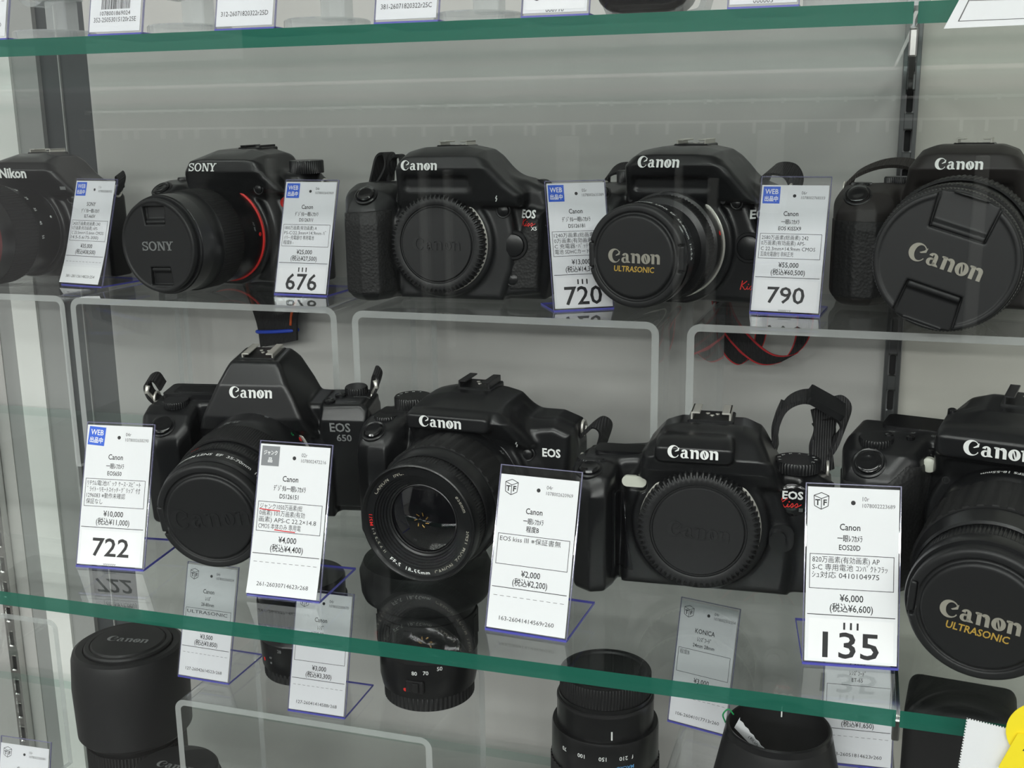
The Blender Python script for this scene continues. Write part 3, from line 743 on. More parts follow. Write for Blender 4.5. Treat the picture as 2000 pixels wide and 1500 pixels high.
# ---------------------------------------------------------------- word marks
def ring2(cx, cy, ro, rio, n=26, a0=0, a1=360, ix=None, iy=None):
    """band between an outer and an inner ellipse (rx, ry)"""
    ix = cx if ix is None else ix; iy = cy if iy is None else iy
    A = [(cx + ro[0] * math.cos(math.radians(a0 + (a1 - a0) * i / n)), cy + ro[1] * math.sin(math.radians(a0 + (a1 - a0) * i / n))) for i in range(n + 1)]
    B = [(ix + rio[0] * math.cos(math.radians(a0 + (a1 - a0) * i / n)), iy + rio[1] * math.sin(math.radians(a0 + (a1 - a0) * i / n))) for i in range(n + 1)]
    return A + B, [[i, i + 1, n + 2 + i, n + 1 + i] for i in range(n)]
def canon_mark(width):
    f = Flat()
    # C
    f.add(*ring2(0.50, 0.50, (0.50, 0.53), (0.30, 0.44), 30, 38, 328, 0.62, 0.50))
    f.add([(0.90, 0.83), (0.96, 0.86), (0.93, 0.60), (0.66, 0.50), (0.58, 0.53), (0.80, 0.68)], [[0, 5, 4, 3, 2, 1]])
    # a
    x = 1.06
    f.add(*ring2(x + 0.26, 0.22, (0.25, 0.23), (0.085, 0.15), 18, 60, 360, x + 0.29, 0.22))
    f.add([(x + 0.36, 0.02), (x + 0.58, 0.02), (x + 0.58, 0.50), (x + 0.36, 0.50)], [[0, 1, 2, 3]])
    f.add(*ring2(x + 0.32, 0.50, (0.26, 0.23), (0.05, 0.16), 14, 0, 165, x + 0.32, 0.48))
    f.add([(x + 0.58, 0.02), (x + 0.72, 0.02), (x + 0.66, 0.10), (x + 0.58, 0.16)], [[0, 1, 2, 3]])
    f.add([(x + 0.24, 0.40), (x + 0.40, 0.46), (x + 0.40, 0.36), (x + 0.26, 0.33)], [[0, 3, 2, 1]])
    # n o n
    def nn(x):
        f.add([(x + 0.06, 0.0), (x + 0.28, 0.0), (x + 0.28, 0.72), (x + 0.06, 0.70)], [[0, 1, 2, 3]])
        f.add([(x - 0.04, 0.66), (x + 0.06, 0.60), (x + 0.28, 0.72), (x + 0.10, 0.74), (x - 0.04, 0.72)], [[0, 1, 2, 3, 4]])
        f.add(*ring2(x + 0.47, 0.50, (0.24, 0.235), (0.02, 0.12), 14, 0, 150, x + 0.44, 0.48))
        f.add([(x + 0.49, 0.0), (x + 0.71, 0.0), (x + 0.71, 0.51), (x + 0.49, 0.51)], [[0, 1, 2, 3]])
    nn(1.86)
    x = 2.66; f.add(*ring2(x + 0.36, 0.36, (0.36, 0.38), (0.12, 0.29), 30, 0, 360, x + 0.36, 0.36))
    f.add([(x + 0.24, 0.60), (x + 0.32, 0.66), (x + 0.48, 0.12), (x + 0.40, 0.06)], [[0, 3, 2, 1]])
    nn(3.42)
    k = width / 4.13; f.V = [((a - 2.065) * k, (b - 0.45) * k) for a, b in f.V]; return f
def sony_mark(width):
    f = Flat(); t = 0.2; s_ = 0.11
    def serif(x0, x1, y): f.rect(x0, x1, y, y + s_)
    f.add(*ring2(0.44, 0.74, (0.40, 0.26), (0.24, 0.15), 18, 20, 270)); f.add(*ring2(0.44, 0.27, (0.42, 0.27), (0.24, 0.15), 18, -160, 90))
    f.rect(0.72, 0.84, 0.66, 1.0); f.rect(0.03, 0.15, 0.0, 0.34)
    f.add(*ring2(1.52, 0.5, (0.56, 0.52), (0.34, 0.40), 30))
    x = 2.2
    f.rect(x + 0.10, x + 0.24, 0, 1); f.rect(x + 0.86, x + 1.0, 0, 1)
    f.add([(x + 0.08, 1.0), (x + 0.36, 1.0), (x + 1.0, 0.0), (x + 0.78, 0.0)], [[0, 3, 2, 1]])
    serif(x, x + 0.36, 0); serif(x, x + 0.30, 1 - s_); serif(x + 0.74, x + 1.12, 1 - s_)
    x = 3.32
    f.add([(x + 0.08, 1.0), (x + 0.36, 1.0), (x + 0.66, 0.48), (x + 0.42, 0.48)], [[0, 3, 2, 1]]); f.add([(x + 0.84, 1.0), (x + 1.0, 1.0), (x + 0.66, 0.48), (x + 0.50, 0.48)], [[0, 3, 2, 1]])
    f.rect(x + 0.42, x + 0.66, 0, 0.5); serif(x + 0.28, x + 0.80, 0); serif(x, x + 0.44, 1 - s_); serif(x + 0.72, x + 1.12, 1 - s_)
    k = width / 4.44; f.V = [((a - 2.22) * k, (b - 0.5) * k) for a, b in f.V]; return f
def kiss_mark(width):
    f = Flat()
    f.path(spline([(0.25, 1.0), (0.14, 0.5), (0.02, 0.0)], 6), 0.10); f.path(spline([(0.75, 0.98), (0.45, 0.72), (0.16, 0.5)], 6), 0.09)
    f.path(spline([(0.16, 0.5), (0.32, 0.30), (0.5, 0.06), (0.68, 0.14), (0.82, 0.42)], 6), 0.09)
    f.path(spline([(0.82, 0.42), (0.78, 0.10), (0.98, 0.16), (1.22, 0.46), (1.30, 0.30), (1.22, 0.06), (1.10, 0.10), (1.40, 0.22), (1.66, 0.48), (1.74, 0.32), (1.66, 0.08), (1.52, 0.12), (1.8, 0.2), (2.1, 0.4)], 6), 0.08)
    f.disc(0.92, 0.62, 0.07, 8)
    k = width / 2.1; f.V = [((a - 1.05) * k, (b - 0.5) * k) for a, b in f.V]; return f
def txt_mark(s_, size, bold=0.0, xs=1.0, fit=None): return Flat().text(s_, 0, 0, size, 'c', xs, bold, fit=fit)
def decal(g, fl, m, parent, x, z, name, off=0.22, rot=0.0):
    """flat print laid on the front of a body at (x, z)"""
    P = np.array(fl.V); c, s_ = math.cos(rot), math.sin(rot); px = x + P[:, 0] * c - P[:, 1] * s_; pz = z + P[:, 0] * s_ + P[:, 1] * c
    y = g.surf_y(px, pz)
    u, v = (px - x) / 10, (pz - z) / 10; A_ = np.stack([np.ones_like(u), u, v, u * u], 1)
    q = A_ @ np.linalg.lstsq(A_, y, rcond=None)[0]; y = q - max(0.0, float(np.max(q - y))) * 0.9 - off     # smooth sheet just clear of the surface
    return mesh_obj(name, np.stack([px, y, pz], 1), fl.F, m, parent)
def decal_top(g, fl, m, parent, x, y, name, off=0.22, rot=0.0):
    P = np.array(fl.V); c, s_ = math.cos(rot), math.sin(rot); px = x + P[:, 0] * c - P[:, 1] * s_; py = y + P[:, 0] * s_ + P[:, 1] * c
    return mesh_obj(name, np.stack([px, py, g.surf_z(px, py) + off], 1), fl.F, m, parent)
def patch(g, name, m, parent, region, grow=0.6):
    """a skin of rubber lying on the body, limited to a region given as a distance field"""
    return g.build(name, m, parent, smax(smax(g.f - grow, region, 1.0), -(g.f + 1.6)))

# ---------------------------------------------------------------- camera fittings
def up(V): V = np.asarray(V, float); return np.stack([V[:, 0], V[:, 2], -V[:, 1]], 1)      # -Y axis -> +Z axis
def extrude_flat(fl, y0, y1):
    """solid letters between two planes facing -Y: returns V, F"""
    n = len(fl.V); V = [(a, y1, b) for a, b in fl.V] + [(a, y0, b) for a, b in fl.V]
    ed = {}
    for f in fl.F:
        for i in range(len(f)):
            e = (f[i], f[(i + 1) % len(f)]); k = tuple(sorted(e)); ed[k] = ed.get(k, []) + [e]
    F = [list(f) for f in fl.F]
    for k, v in ed.items():
        if len(v) == 1: a, b = v[0]; F.append([a, b, b + n, a + n])
    return V, F
def raised(name, fl, m, parent, y0, y1, rot=0.0):
    c, s_ = math.cos(rot), math.sin(rot); fl.V = [(a * c - b * s_, a * s_ + b * c) for a, b in fl.V]
    V, F = extrude_flat(fl, y0, y1); return mesh_obj(name, V, F, m, parent)
def hot_shoe(g, root, x, y, m='metal', w=19.0, d=18.0, h=3.6, base='satin_plastic', lift=0.0):
    z = float(np.max(g.surf_z([x - w / 2, x, x + w / 2], [y, y, y]))) - 0.4 + lift
    hs = MB().box(x - w / 2 - 1.5, x + w / 2 + 1.5, y - d / 2 - 1, y + d / 2 + 1, z - 3, z + 0.9, 0, 0.6).build('hot_shoe', M[base], root, 30)
    for s_ in (-1, 1):
        mb = MB(); a = x + s_ * w / 2; b = x + s_ * (w / 2 - 4.6)
        mb.box(min(a, a - s_ * 1.0), max(a, a - s_ * 1.0), y - d / 2, y + d / 2, z + 0.7, z + h, 0, 0.2)
        mb.box(min(a, b), max(a, b), y - d / 2, y + d / 2, z + h - 0.9, z + h, 0, 0.25)
        mb.build('rail', M[m], hs)
    for (dx, dy) in ((0, 0), (2.6, 3.2), (-2.4, 4)): mesh_obj('contact', up(lathe([(0, 1.1), (0.35, 1.1), (0.45, 0.9), (0.45, 0.0)], 10)[0]) + np.array([x + dx, y + dy, z + 0.8]), lathe([(0, 1.1), (0.35, 1.1), (0.45, 0.9), (0.45, 0.0)], 10)[1], M['metal'], hs)
    return hs
def top_knob(root, name, x, y, z, r, h, m='satin_plastic', knurl=48, text=None, tilt=(0, 0)):
    pr = [(0, r), (0.3, r + 0.2), (h - 0.8, r + 0.2), (h, r - 0.4), (h, 0)]
    V, F = lathe(pr, knurl * 4 if knurl else 32, dict(i0=1, i1=2, count=knurl, depth=0.5, duty=0.5) if knurl else None)
    V = up(V); o = mesh_obj(name, V, F, M[m], root, 40); o.location = (x * MM, y * MM, z * MM); o.rotation_euler = (tilt[0], tilt[1], 0)
    if text:
        f = Flat()
        for i, t in enumerate(text):
            a = math.radians(200 - i * 29); V_, F_, w_ = text2d(t, 2.1, 1, 0.012)
            q = V_ - np.array([w_ / 2, 0.7]); b = a - PI / 2; q = np.stack([q[:, 0] * math.cos(b) - q[:, 1] * math.sin(b), q[:, 0] * math.sin(b) + q[:, 1] * math.cos(b)], 1)
            f.add(q + np.array([math.cos(a), math.sin(a)]) * (r - 2.6), F_)
        mesh_obj('lettering', [(a, b, h + 0.06) for a, b in f.V], f.F, M['white_print'], o)
    return o
def front_button(g, root, x, z, r, h=1.2, name='button', m='satin_plastic', ring=True, n=28):
    y = float(np.median(g.surf_y([x - r * .5, x + r * .5, x], [z, z, z])))
    o = turned(name, [(-1.5, r), (h - 0.4, r), (h, r * 0.86), (h + 0.15, 0)], M[m], root, n, 50, None, (x, y, z))
    if ring: turned('button_ring', [(-1.2, r + 1.3), (0.3, r + 1.3), (0.5, r + 0.9), (0.3, r + 0.45), (-1.2, r + 0.45)], M['black_plastic'], o, n, 50, None, (x, y, z))
    return o
def shutter(g, root, x, y, r=5.2, tilt=0.5, lift=0.0, m='gloss_black'):
    z = float(g.surf_z(x, y)[0]) + lift; pr = [(-2, r), (1.0, r), (1.7, r * 0.82), (1.2, r * 0.5), (1.0, 0)]
    V, F = lathe(pr, 32); o = mesh_obj('shutter_button', up(V), F, M[m], root, 50); o.location = (x * MM, y * MM, z * MM); o.rotation_euler = (tilt, 0, 0)
    pr = [(-2, r + 2.2), (0.1, r + 2.2), (0.6, r + 1.4), (0.1, r + 0.5), (-1, r + 0.4)]; V, F = lathe(pr, 32); mesh_obj('button_collar', up(V), F, M['satin_plastic'], o, 50)
    return o
def lug(root, x, y, z, m='metal'):
    a = np.linspace(0, 2 * PI, 17); return MB().tube(np.stack([x + 0 * a, y + 4.2 * np.cos(a), z + 4.2 * np.sin(a)], 1), 0.9, 6).build('strap_lug', M[m], root, True)
def screw(g, root, x, z, r=1.5):
    y = float(g.surf_y(x, z)[0]); o = turned('screw', [(-0.6, r), (0.15, r), (0.15, r * 0.7), (-0.15, r * 0.6), (-0.15, 0)], M['metal_dark'], root, 14, 40, None, (x, y, z)); return o
def mount_ring(root, c, r=33.5, t0=-3.0, t1=1.2, m='metal'):
    return turned('mount_ring', [(t0, r + 0.8), (t1 - 0.4, r + 0.8), (t1, r + 0.4), (t1, r - 3)], M[m], root, 96, 35, None, c)
def lens_root(root, c, prof, m='satin_plastic', n=96, rot=0.0):
    V, F = lathe(prof, n); o = mesh_obj('lens', V, F, M[m], root, 35); o.location = (c[0] * MM, c[1] * MM, c[2] * MM); return o
def band(lens, name, t0, t1, r, m='rubber_plain', ribs=None, depth=0.8, duty=0.5, n=None, bev=0.5):
    pr = [(t0, r - 1.6), (t0, r - bev), (t0 + bev, r), (t1 - bev, r), (t1, r - bev), (t1, r - 1.6)]
    nn = ribs * 4 if ribs else 96
    return turned(name, pr, M[m], lens, nn, 40, dict(i0=2, i1=3, count=ribs, depth=depth, duty=duty) if ribs else None)
def index_dot(lens, r, t, ang, m='red_print', s_=1.5):
    a = math.radians(ang); c = np.array([r * math.cos(a), -t, r * math.sin(a)]); u = np.array([-math.sin(a), 0, math.cos(a)]); v = np.array([0, 1.0, 0]); n = np.array([math.cos(a), 0, math.sin(a)])
    V = [c + n * 0.5] + [c + s_ * (math.cos(k * PI / 6) * u + math.sin(k * PI / 6) * v) + n * 0.1 for k in range(12)]
    return mesh_obj('index_dot', V, [[0, 1 + k, 1 + (k + 1) % 12] for k in range(12)], M[m], lens, True)
def body_cap(root, c, R=31.0, rot=0.0, text=True):
    o = turned('body_cap', [(0, R - 4), (0.2, R - 0.8), (1.0, R), (7.0, R), (8.2, R - 1.6), (8.4, R * .81), (8.2, R * .797), (7.4, R * .785), (7.4, R * .765), (8.2, R * .752), (8.6, R * .737), (8.6, 0)], M['cap_plastic'], root, 256, 35, dict(i0=2, i1=4, count=64, depth=1.5, duty=0.5))
    o.location = (c[0] * MM, c[1] * MM, c[2] * MM); o.rotation_euler = (0, rot, 0)
    if text: raised('embossed_mark', canon_mark(R * 1.02), M['cap_emboss'], o, -8.4, -9.2)
    return o
def cap_side(parent, t, R, mark, sub=None, rot=0.0, markm='silver_print', emboss=False, w=None):
    """press-clip cap: raised disc inside a rim, a clip at each side"""
    g = Grid((-R - 2, -12, -R - 2), (R + 2, 3, R + 2), 0.7)
    g.add(g.cyl('y', (0, 0), R, -6.5, 0.5, 1.8)); g.sub(g.cyl('y', (0, 0), R * 0.86, -9, -5.4, 0.3), 0.6); g.add(g.cyl('y', (0, 0), R * 0.80, -7.6, -2, 1.4), 0.8)
    for s_ in (-1, 1):
        x0, x1 = sorted((s_ * R * 0.865, s_ * (R + 2))); g.sub(g.box(x0, x1, -9, -3.2, -R * 0.27, R * 0.27, 0.4), 0.3)
        x0, x1 = sorted((s_ * R * 0.88, s_ * (R - 0.5))); g.add(g.box(x0, x1, -5.6, -1, -R * 0.24, R * 0.24, 0.5))
    o = g.build('lens_cap', M['cap_plastic'], parent); o.location = (0, -t * MM, 0); o.rotation_euler = (0, rot, 0)
    wd = w or R * 1.06
    mk_ = [raised('cap_mark', canon_mark(wd), M['cap_emboss'] if emboss else M[markm], parent, -7.4, -8.0)]
    if sub:
        f = txt_mark(sub, 4.6, 0.02, fit=wd * 0.78); f.V = [(a + 0.1 * b, b - wd * 0.215) for a, b in f.V]; mk_.append(mesh_obj('gold_lettering', [(a, -7.68, b) for a, b in f.V], f.F, M['gold_print'], parent))
    for k in mk_: k.location = o.location; k.rotation_euler = o.rotation_euler
    return o
def cap_pinch(parent, t, R, mark='canon', rot=0.0, big=True):
    g = Grid((-R - 2, -12, -R - 2), (R + 2, 3, R + 2), 0.7)
    g.add(g.cyl('y', (0, 0), R, -6.5, 0.5, 1.2)); g.sub(g.cyl('y', (0, 0), R * 0.92, -9, -6.0, 0.2), 0.5)
    hw = R * (0.40 if big else 0.27); z0, z1 = R * (0.40 if big else 0.45), R * (0.95 if big else 0.84)
    for s_ in (-1, 1):
        a, b = sorted((s_ * z0, s_ * z1)); g.sub(g.ext('xz', [(-hw, s_ * z0), (hw, s_ * z0), (hw * 1.12, s_ * z1), (-hw * 1.12, s_ * z1)], -9, -2.2, 0.5), 0.4)
        # sloped thumb plate
        g.add(g.ext2('yz', [(-2.0, s_ * z0), (-5.6, s_ * (z0 + R * 0.02)), (-5.6, s_ * (z0 + R * 0.08)), (-3.4, s_ * (z0 + R * 0.13)), (-2.6, s_ * z1), (0, s_ * z1), (0, s_ * z0)], 'xz', [(-hw * 0.94, s_ * (z0 + 0.4)), (hw * 0.94, s_ * (z0 + 0.4)), (hw * 1.04, s_ * z1), (-hw * 1.04, s_ * z1)], 0.4))
    o = g.build('lens_cap', M['cap_plastic'], parent); o.location = (0, -t * MM, 0); o.rotation_euler = (0, rot, 0)
    k = None
    if mark == 'canon': k = raised('cap_mark', canon_mark(R * 1.05), M['silver_print'], parent, -5.9, -6.6)
    elif mark == 'sony': k = raised('cap_mark', sony_mark(R * 0.86), M['grey_print'], parent, -5.9, -6.25)
    if k: k.location = o.location; k.rotation_euler = o.rotation_euler
    return o
def strap_loop(root, pts, hw, name='strap', m='strap', th=1.6, me=None):
    mb = MB().ribbon(spline(pts, 6), hw, th, 0, 1 if me else None)
    return mb.build(name, [M[m], M[me]] if me else M[m], root, 40)
def cam_root(label, loc, yaw_deg):
    """loc: x, y, z, scale, pitch (degrees, lens resting forward)"""
    r = empty('slr_camera', loc[:3], 0, label, 'camera', 'cameras for sale on the glass shelf')
    r.rotation_euler = (math.radians(loc[4] if len(loc) > 4 else 0.0), 0, math.radians(yaw_deg)); r.scale = (loc[3],) * 3
    return r
def place(px, py, z, local, yaw, s_=1.0, pitch=0.0, pivot=-39.0):
    """base position of a camera whose local point (mm) is seen at a pixel, standing on height z; pitched forward about its front foot"""
    p = math.radians(pitch); zb = z - pivot * math.sin(p) * s_ * MM
    q = Matrix.Rotation(math.radians(yaw), 3, 'Z') @ Matrix.Rotation(p, 3, 'X') @ Vector(local) * (s_ * MM)
    P = onZ(px, py, zb + q.z)
    return (float(P[0]) - q.x, float(P[1]) - q.y, zb, s_, pitch)

# ---------------------------------------------------------------- capped body, red script badge (upper row)
def camera_x5(loc, yaw):
    r = cam_root('black camera body with a plain body cap and red script badge on a riser', loc, yaw)
    g = Grid((-76, -46, -3), (74, 30, 110), 1.0)
    g.add(g.ext('xz', [(-69, 1), (-70, 60), (-64, 72), (-34, 76), (30, 82), (50, 78), (63, 73), (67, 64), (66, 20), (62, 1)], -11, 20, 6))
    g.add(g.ext2('xy', [(-70, 12), (-71, -20), (-65, -34), (-53, -39), (-42, -36), (-35, -22), (-30, 12)], 'yz', [(-42, 0), (20, 0), (20, 76), (-14, 76), (-26, 72), (-36, 62), (-42, 52)], 10), 4)
    g.add(g.ext('xz', [(-35, 1), (-36, 40), (-34, 66), (-28, 86), (30, 88), (40, 70), (45, 45), (43, 20), (36, 1)], -19, 4, 4), 3)
    g.add(g.cyl('y', (-3, 38), 35, -23, 0, 2), 3)
    g.add(g.ext2('xz', [(-33, 60), (-31, 86), (-25, 96), (-14, 100), (14, 101), (26, 97), (34, 87), (42, 78), (52, 70), (52, 60)], 'yz', [(-24, 60), (-31, 80), (-33, 86), (-31, 93), (-18, 101), (6, 101), (16, 95), (20, 80), (20, 60)], 6), 4)
    g.sub(g.ext('xz', rrect(-24, 18, 73, 80, 2), -60, -27.5, 1), 5)
    g.add(g.ext('xz', [(38, 4), (44, 4), (60, 6), (63, 58), (54, 60), (46, 38)], -16, 0, 4), 3)
    g.build('body', M['black_plastic'], r)
    patch(g, 'grip_rubber', M['rubber'], r, g.ext('xz', [(-75, 5), (-34, 5), (-37, 30), (-36, 60), (-75, 57)], -60, 10, 2))
    patch(g, 'front_rubber', M['rubber'], r, g.ext('xz', [(40, 8), (60, 9), (61, 54), (52, 58), (48, 52), (49, 36), (43, 24)], -40, -5, 2))
    decal(g, canon_mark(24.5), M['white_print'], r, -13, 87.5, 'name_plate', 0.25)
    front_button(g, r, 38, 59, 3.6, 1.2, 'flash_button'); front_button(g, r, 43, 15, 3.6, 1.0, 'depth_button')
    y = float(g.surf_y(44, 36)[0]); o = turned('lens_release', [(-2, 9.5), (0.5, 9.5), (1.1, 8.9), (1.1, 7.4), (0.6, 7.2), (2.2, 6.9), (2.6, 5.5), (2.6, 0)], M['satin_plastic'], r, 40, 40, None, (44, y, 37))
    f = Flat().text('EOS', 0, 0, 7.0, 'c', bold=0.03, fit=10.5); decal(g, f, M['white_print'], r, 54, 57, 'badge_lettering', 0.9)
    decal(g, kiss_mark(10), M['red_print'], r, 53.5, 51.4, 'badge_script', 0.9); decal(g, txt_mark('X5', 3.2, 0.02), M['white_print'], r, 57.5, 47.8, 'badge_number', 0.9)
    f = Flat().line((0.6, 1.9), (-0.5, 0.1), 0.6).line((0.5, 0.1), (-0.6, -1.9), 0.6).line((-0.5, 0.1), (0.5, 0.1), 0.6); decal(g, f, M['white_print'], r, 36, 67, 'flash_mark')
    f = Flat()
    for a in range(4): f.disc(1.4 * math.cos(a * PI / 2), 1.4 * math.sin(a * PI / 2), 0.5, 8)
    decal(g, f, M['slot_black'], r, 51, 65.5, 'microphone_holes', 0.1)
    mount_ring(r, (-3, -23, 38), 31.0, -2, 0.9); body_cap(r, (-3, -23.4, 38), 31.5)
    hot_shoe(g, r, 0, 4); shutter(g, r, -52, -29, 5.6, 0.75)
    top_knob(r, 'mode_dial', -34, 8, 75, 9, 7)
    for s_, x in ((-1, -64), (1, 65)): lug(r, x, 8, 72 if s_ < 0 else 70)
    strap_loop(r, [(-63, 8, 70), (-60, 9, 82), (-57, 10, 92), (-52, 10, 94), (-50, 8, 86), (-55, 6, 76), (-60, 4, 71)], (2, 5, 0))
    strap_loop(r, [(-52, 12, 76), (-50, 12, 90), (-43, 12, 92), (-42, 12, 78)], (0, 5, 0))
    strap_loop(r, [(64, 8, 70), (58, 10, 76), (50, 16, 74), (60, 20, 60)], (0, 5, 0))
    return r

# ---------------------------------------------------------------- camera with gold-lettered lens cap on the riser
def camera_x2(loc, yaw):
    r = cam_root('black camera with gold ULTRASONIC lettering on its lens cap, standing on a riser', loc, yaw)
    g = Grid((-70, -46, -3), (72, 30, 108), 1.0)
    g.add(g.ext('xz', [(-63, 1), (-64, 58), (-58, 70), (-34, 73), (30, 78), (48, 73), (60, 68), (64, 58), (63, 1)], -11, 20, 5))
    g.add(g.ext2('xy', [(-64, 12), (-65, -20), (-58, -34), (-48, -37), (-40, -34), (-34, -20), (-30, 12)], 'yz', [(-40, 0), (20, 0), (20, 72), (-14, 72), (-26, 68), (-35, 60), (-40, 50)], 6), 4)
    g.add(g.ext('xz', [(-36, 1), (-37, 40), (-35, 66), (-30, 84), (30, 86), (40, 70), (48, 50), (58, 36), (60, 1)], -18, 4, 5), 3)
    g.add(g.cyl('y', (-2, 37), 38, -23, 0, 2), 3)
    g.add(g.ext2('xz', [(-34, 60), (-32, 85), (-25, 94), (-12, 98), (14, 98), (26, 94), (35, 84), (44, 72), (52, 62)], 'yz', [(-24, 60), (-32, 79), (-34, 86), (-31, 92), (-18, 98), (6, 98), (16, 92), (20, 78), (20, 60)], 6), 4)
    g.sub(g.ext('xz', rrect(-26, 22, 71, 77.5, 2), -60, -27, 1), 5)
    g.build('body', M['satin_plastic'], r)
    decal(g, canon_mark(27), M['white_print'], r, -8, 87.5, 'name_plate', 0.25)
    decal(g, txt_mark('EOS', 7.2, 0.03, fit=11), M['white_print'], r, 50, 56, 'badge_lettering', 0.3)
    decal(g, kiss_mark(12), M['red_print'], r, 46, 13, 'badge_script', 0.3); decal(g, txt_mark('X2', 3.6, 0.02), M['white_print'], r, 52, 8.5, 'badge_number', 0.3)
    front_button(g, r, 38, 63, 2.6, 1.2, 'flash_button')
    y = float(g.surf_y(44, 36)[0]); turned('lens_release', [(-2, 9.5), (0.5, 9.5), (1.1, 8.9), (1.1, 7.6), (0.6, 7.3), (1.6, 7.0), (2.2, 5.5), (2.2, 0)], M['satin_plastic'], r, 40, 40, None, (45, y, 36))
    screw(g, r, -30, 64); screw(g, r, 30, 64)
    c = (-2, -23, 37); mount_ring(r, c, 32.8, -2, 0.8)
    L = lens_root(r, c, [(0, 31), (0.5, 32.5), (12, 33), (13, 31), (23, 30.5), (24, 27), (45, 26.5), (46.5, 30.5), (53, 30.5), (53, 27)])
    band(L, 'zoom_ring', 13, 23, 31.6, 'rubber_plain', 90, 0.5); band(L, 'focus_ring', 42, 46.5, 29.8, 'satin_plastic', 110, 0.4)
    index_dot(L, 33.1, 6, 15); barrel_text([('80', 33.0, 13, 62, 2.6, False), ('50', 33.0, 13, 78, 2.6, False), ('35', 33.0, 13, 95, 2.6, False)], L, M['grey_print'], 'focal_scale')
    pr = [(53, 30.4), (55.5, 27.8), (55.5, 24)]; turned('front_ring', pr, M['gloss_black'], L, 96, 35)
    V, F = lathe([(47, 30.6), (53, 30.6)], 96)
    barrel_text([('CANON  ZOOM  LENS  EF  35-80mm  1:4-5.6', 30.6, 50, 62, 3.6, False), ('CANON', 30.6, 50, -60, 3.2, False)], L, M['white_print'])
    cap_side(L, 54.0, 30.2, 'canon', 'ULTRASONIC')
    hot_shoe(g, r, 2, 4, lift=0.4); shutter(g, r, -50, -27, 5.2, 0.7)
    top_knob(r, 'mode_dial', -42, 6, 72, 10, 8)
    for s_ in (-1, 1): lug(r, s_ * 62, 8, 68)
    strap_loop(r, [(-62, 8, 64), (-63, 12, 74), (-58, 18, 80), (-46, 20, 79), (-36, 22, 70)], (0, 6, 3))
    strap_loop(r, [(62, 8, 62), (64, 12, 72), (58, 16, 80), (46, 18, 80), (40, 20, 70)], (2, 7, 3))
    # red-edged strap hanging down behind the riser
    bk = lambda x: 47 + 0.25 * max(x, 0)
    strap_loop(r, [(-4, 24, 62), (0, 42, 46)] + [(x, bk(x), z) for x, z in ((2, 22), (4, -4), (10, -24), (22, -40), (36, -50), (50, -48), (58, -36), (60, -16), (58, 12))] + [(50, 46, 46), (44, 22, 60)], (5.5, 1.2, 3.5), 'neck_strap', 'strap', 1.4, 'strap_red')
    strap_loop(r, [(10, 23, 60), (8, 44, 44)] + [(x, bk(x) + 2.5, z) for x, z in ((6, 4), (6, -30), (12, -46), (22, -52), (30, -40), (32, -10), (32, 26))], (4, 1.2, 3), 'neck_strap', 'strap', 1.4, 'strap_red')
    return r

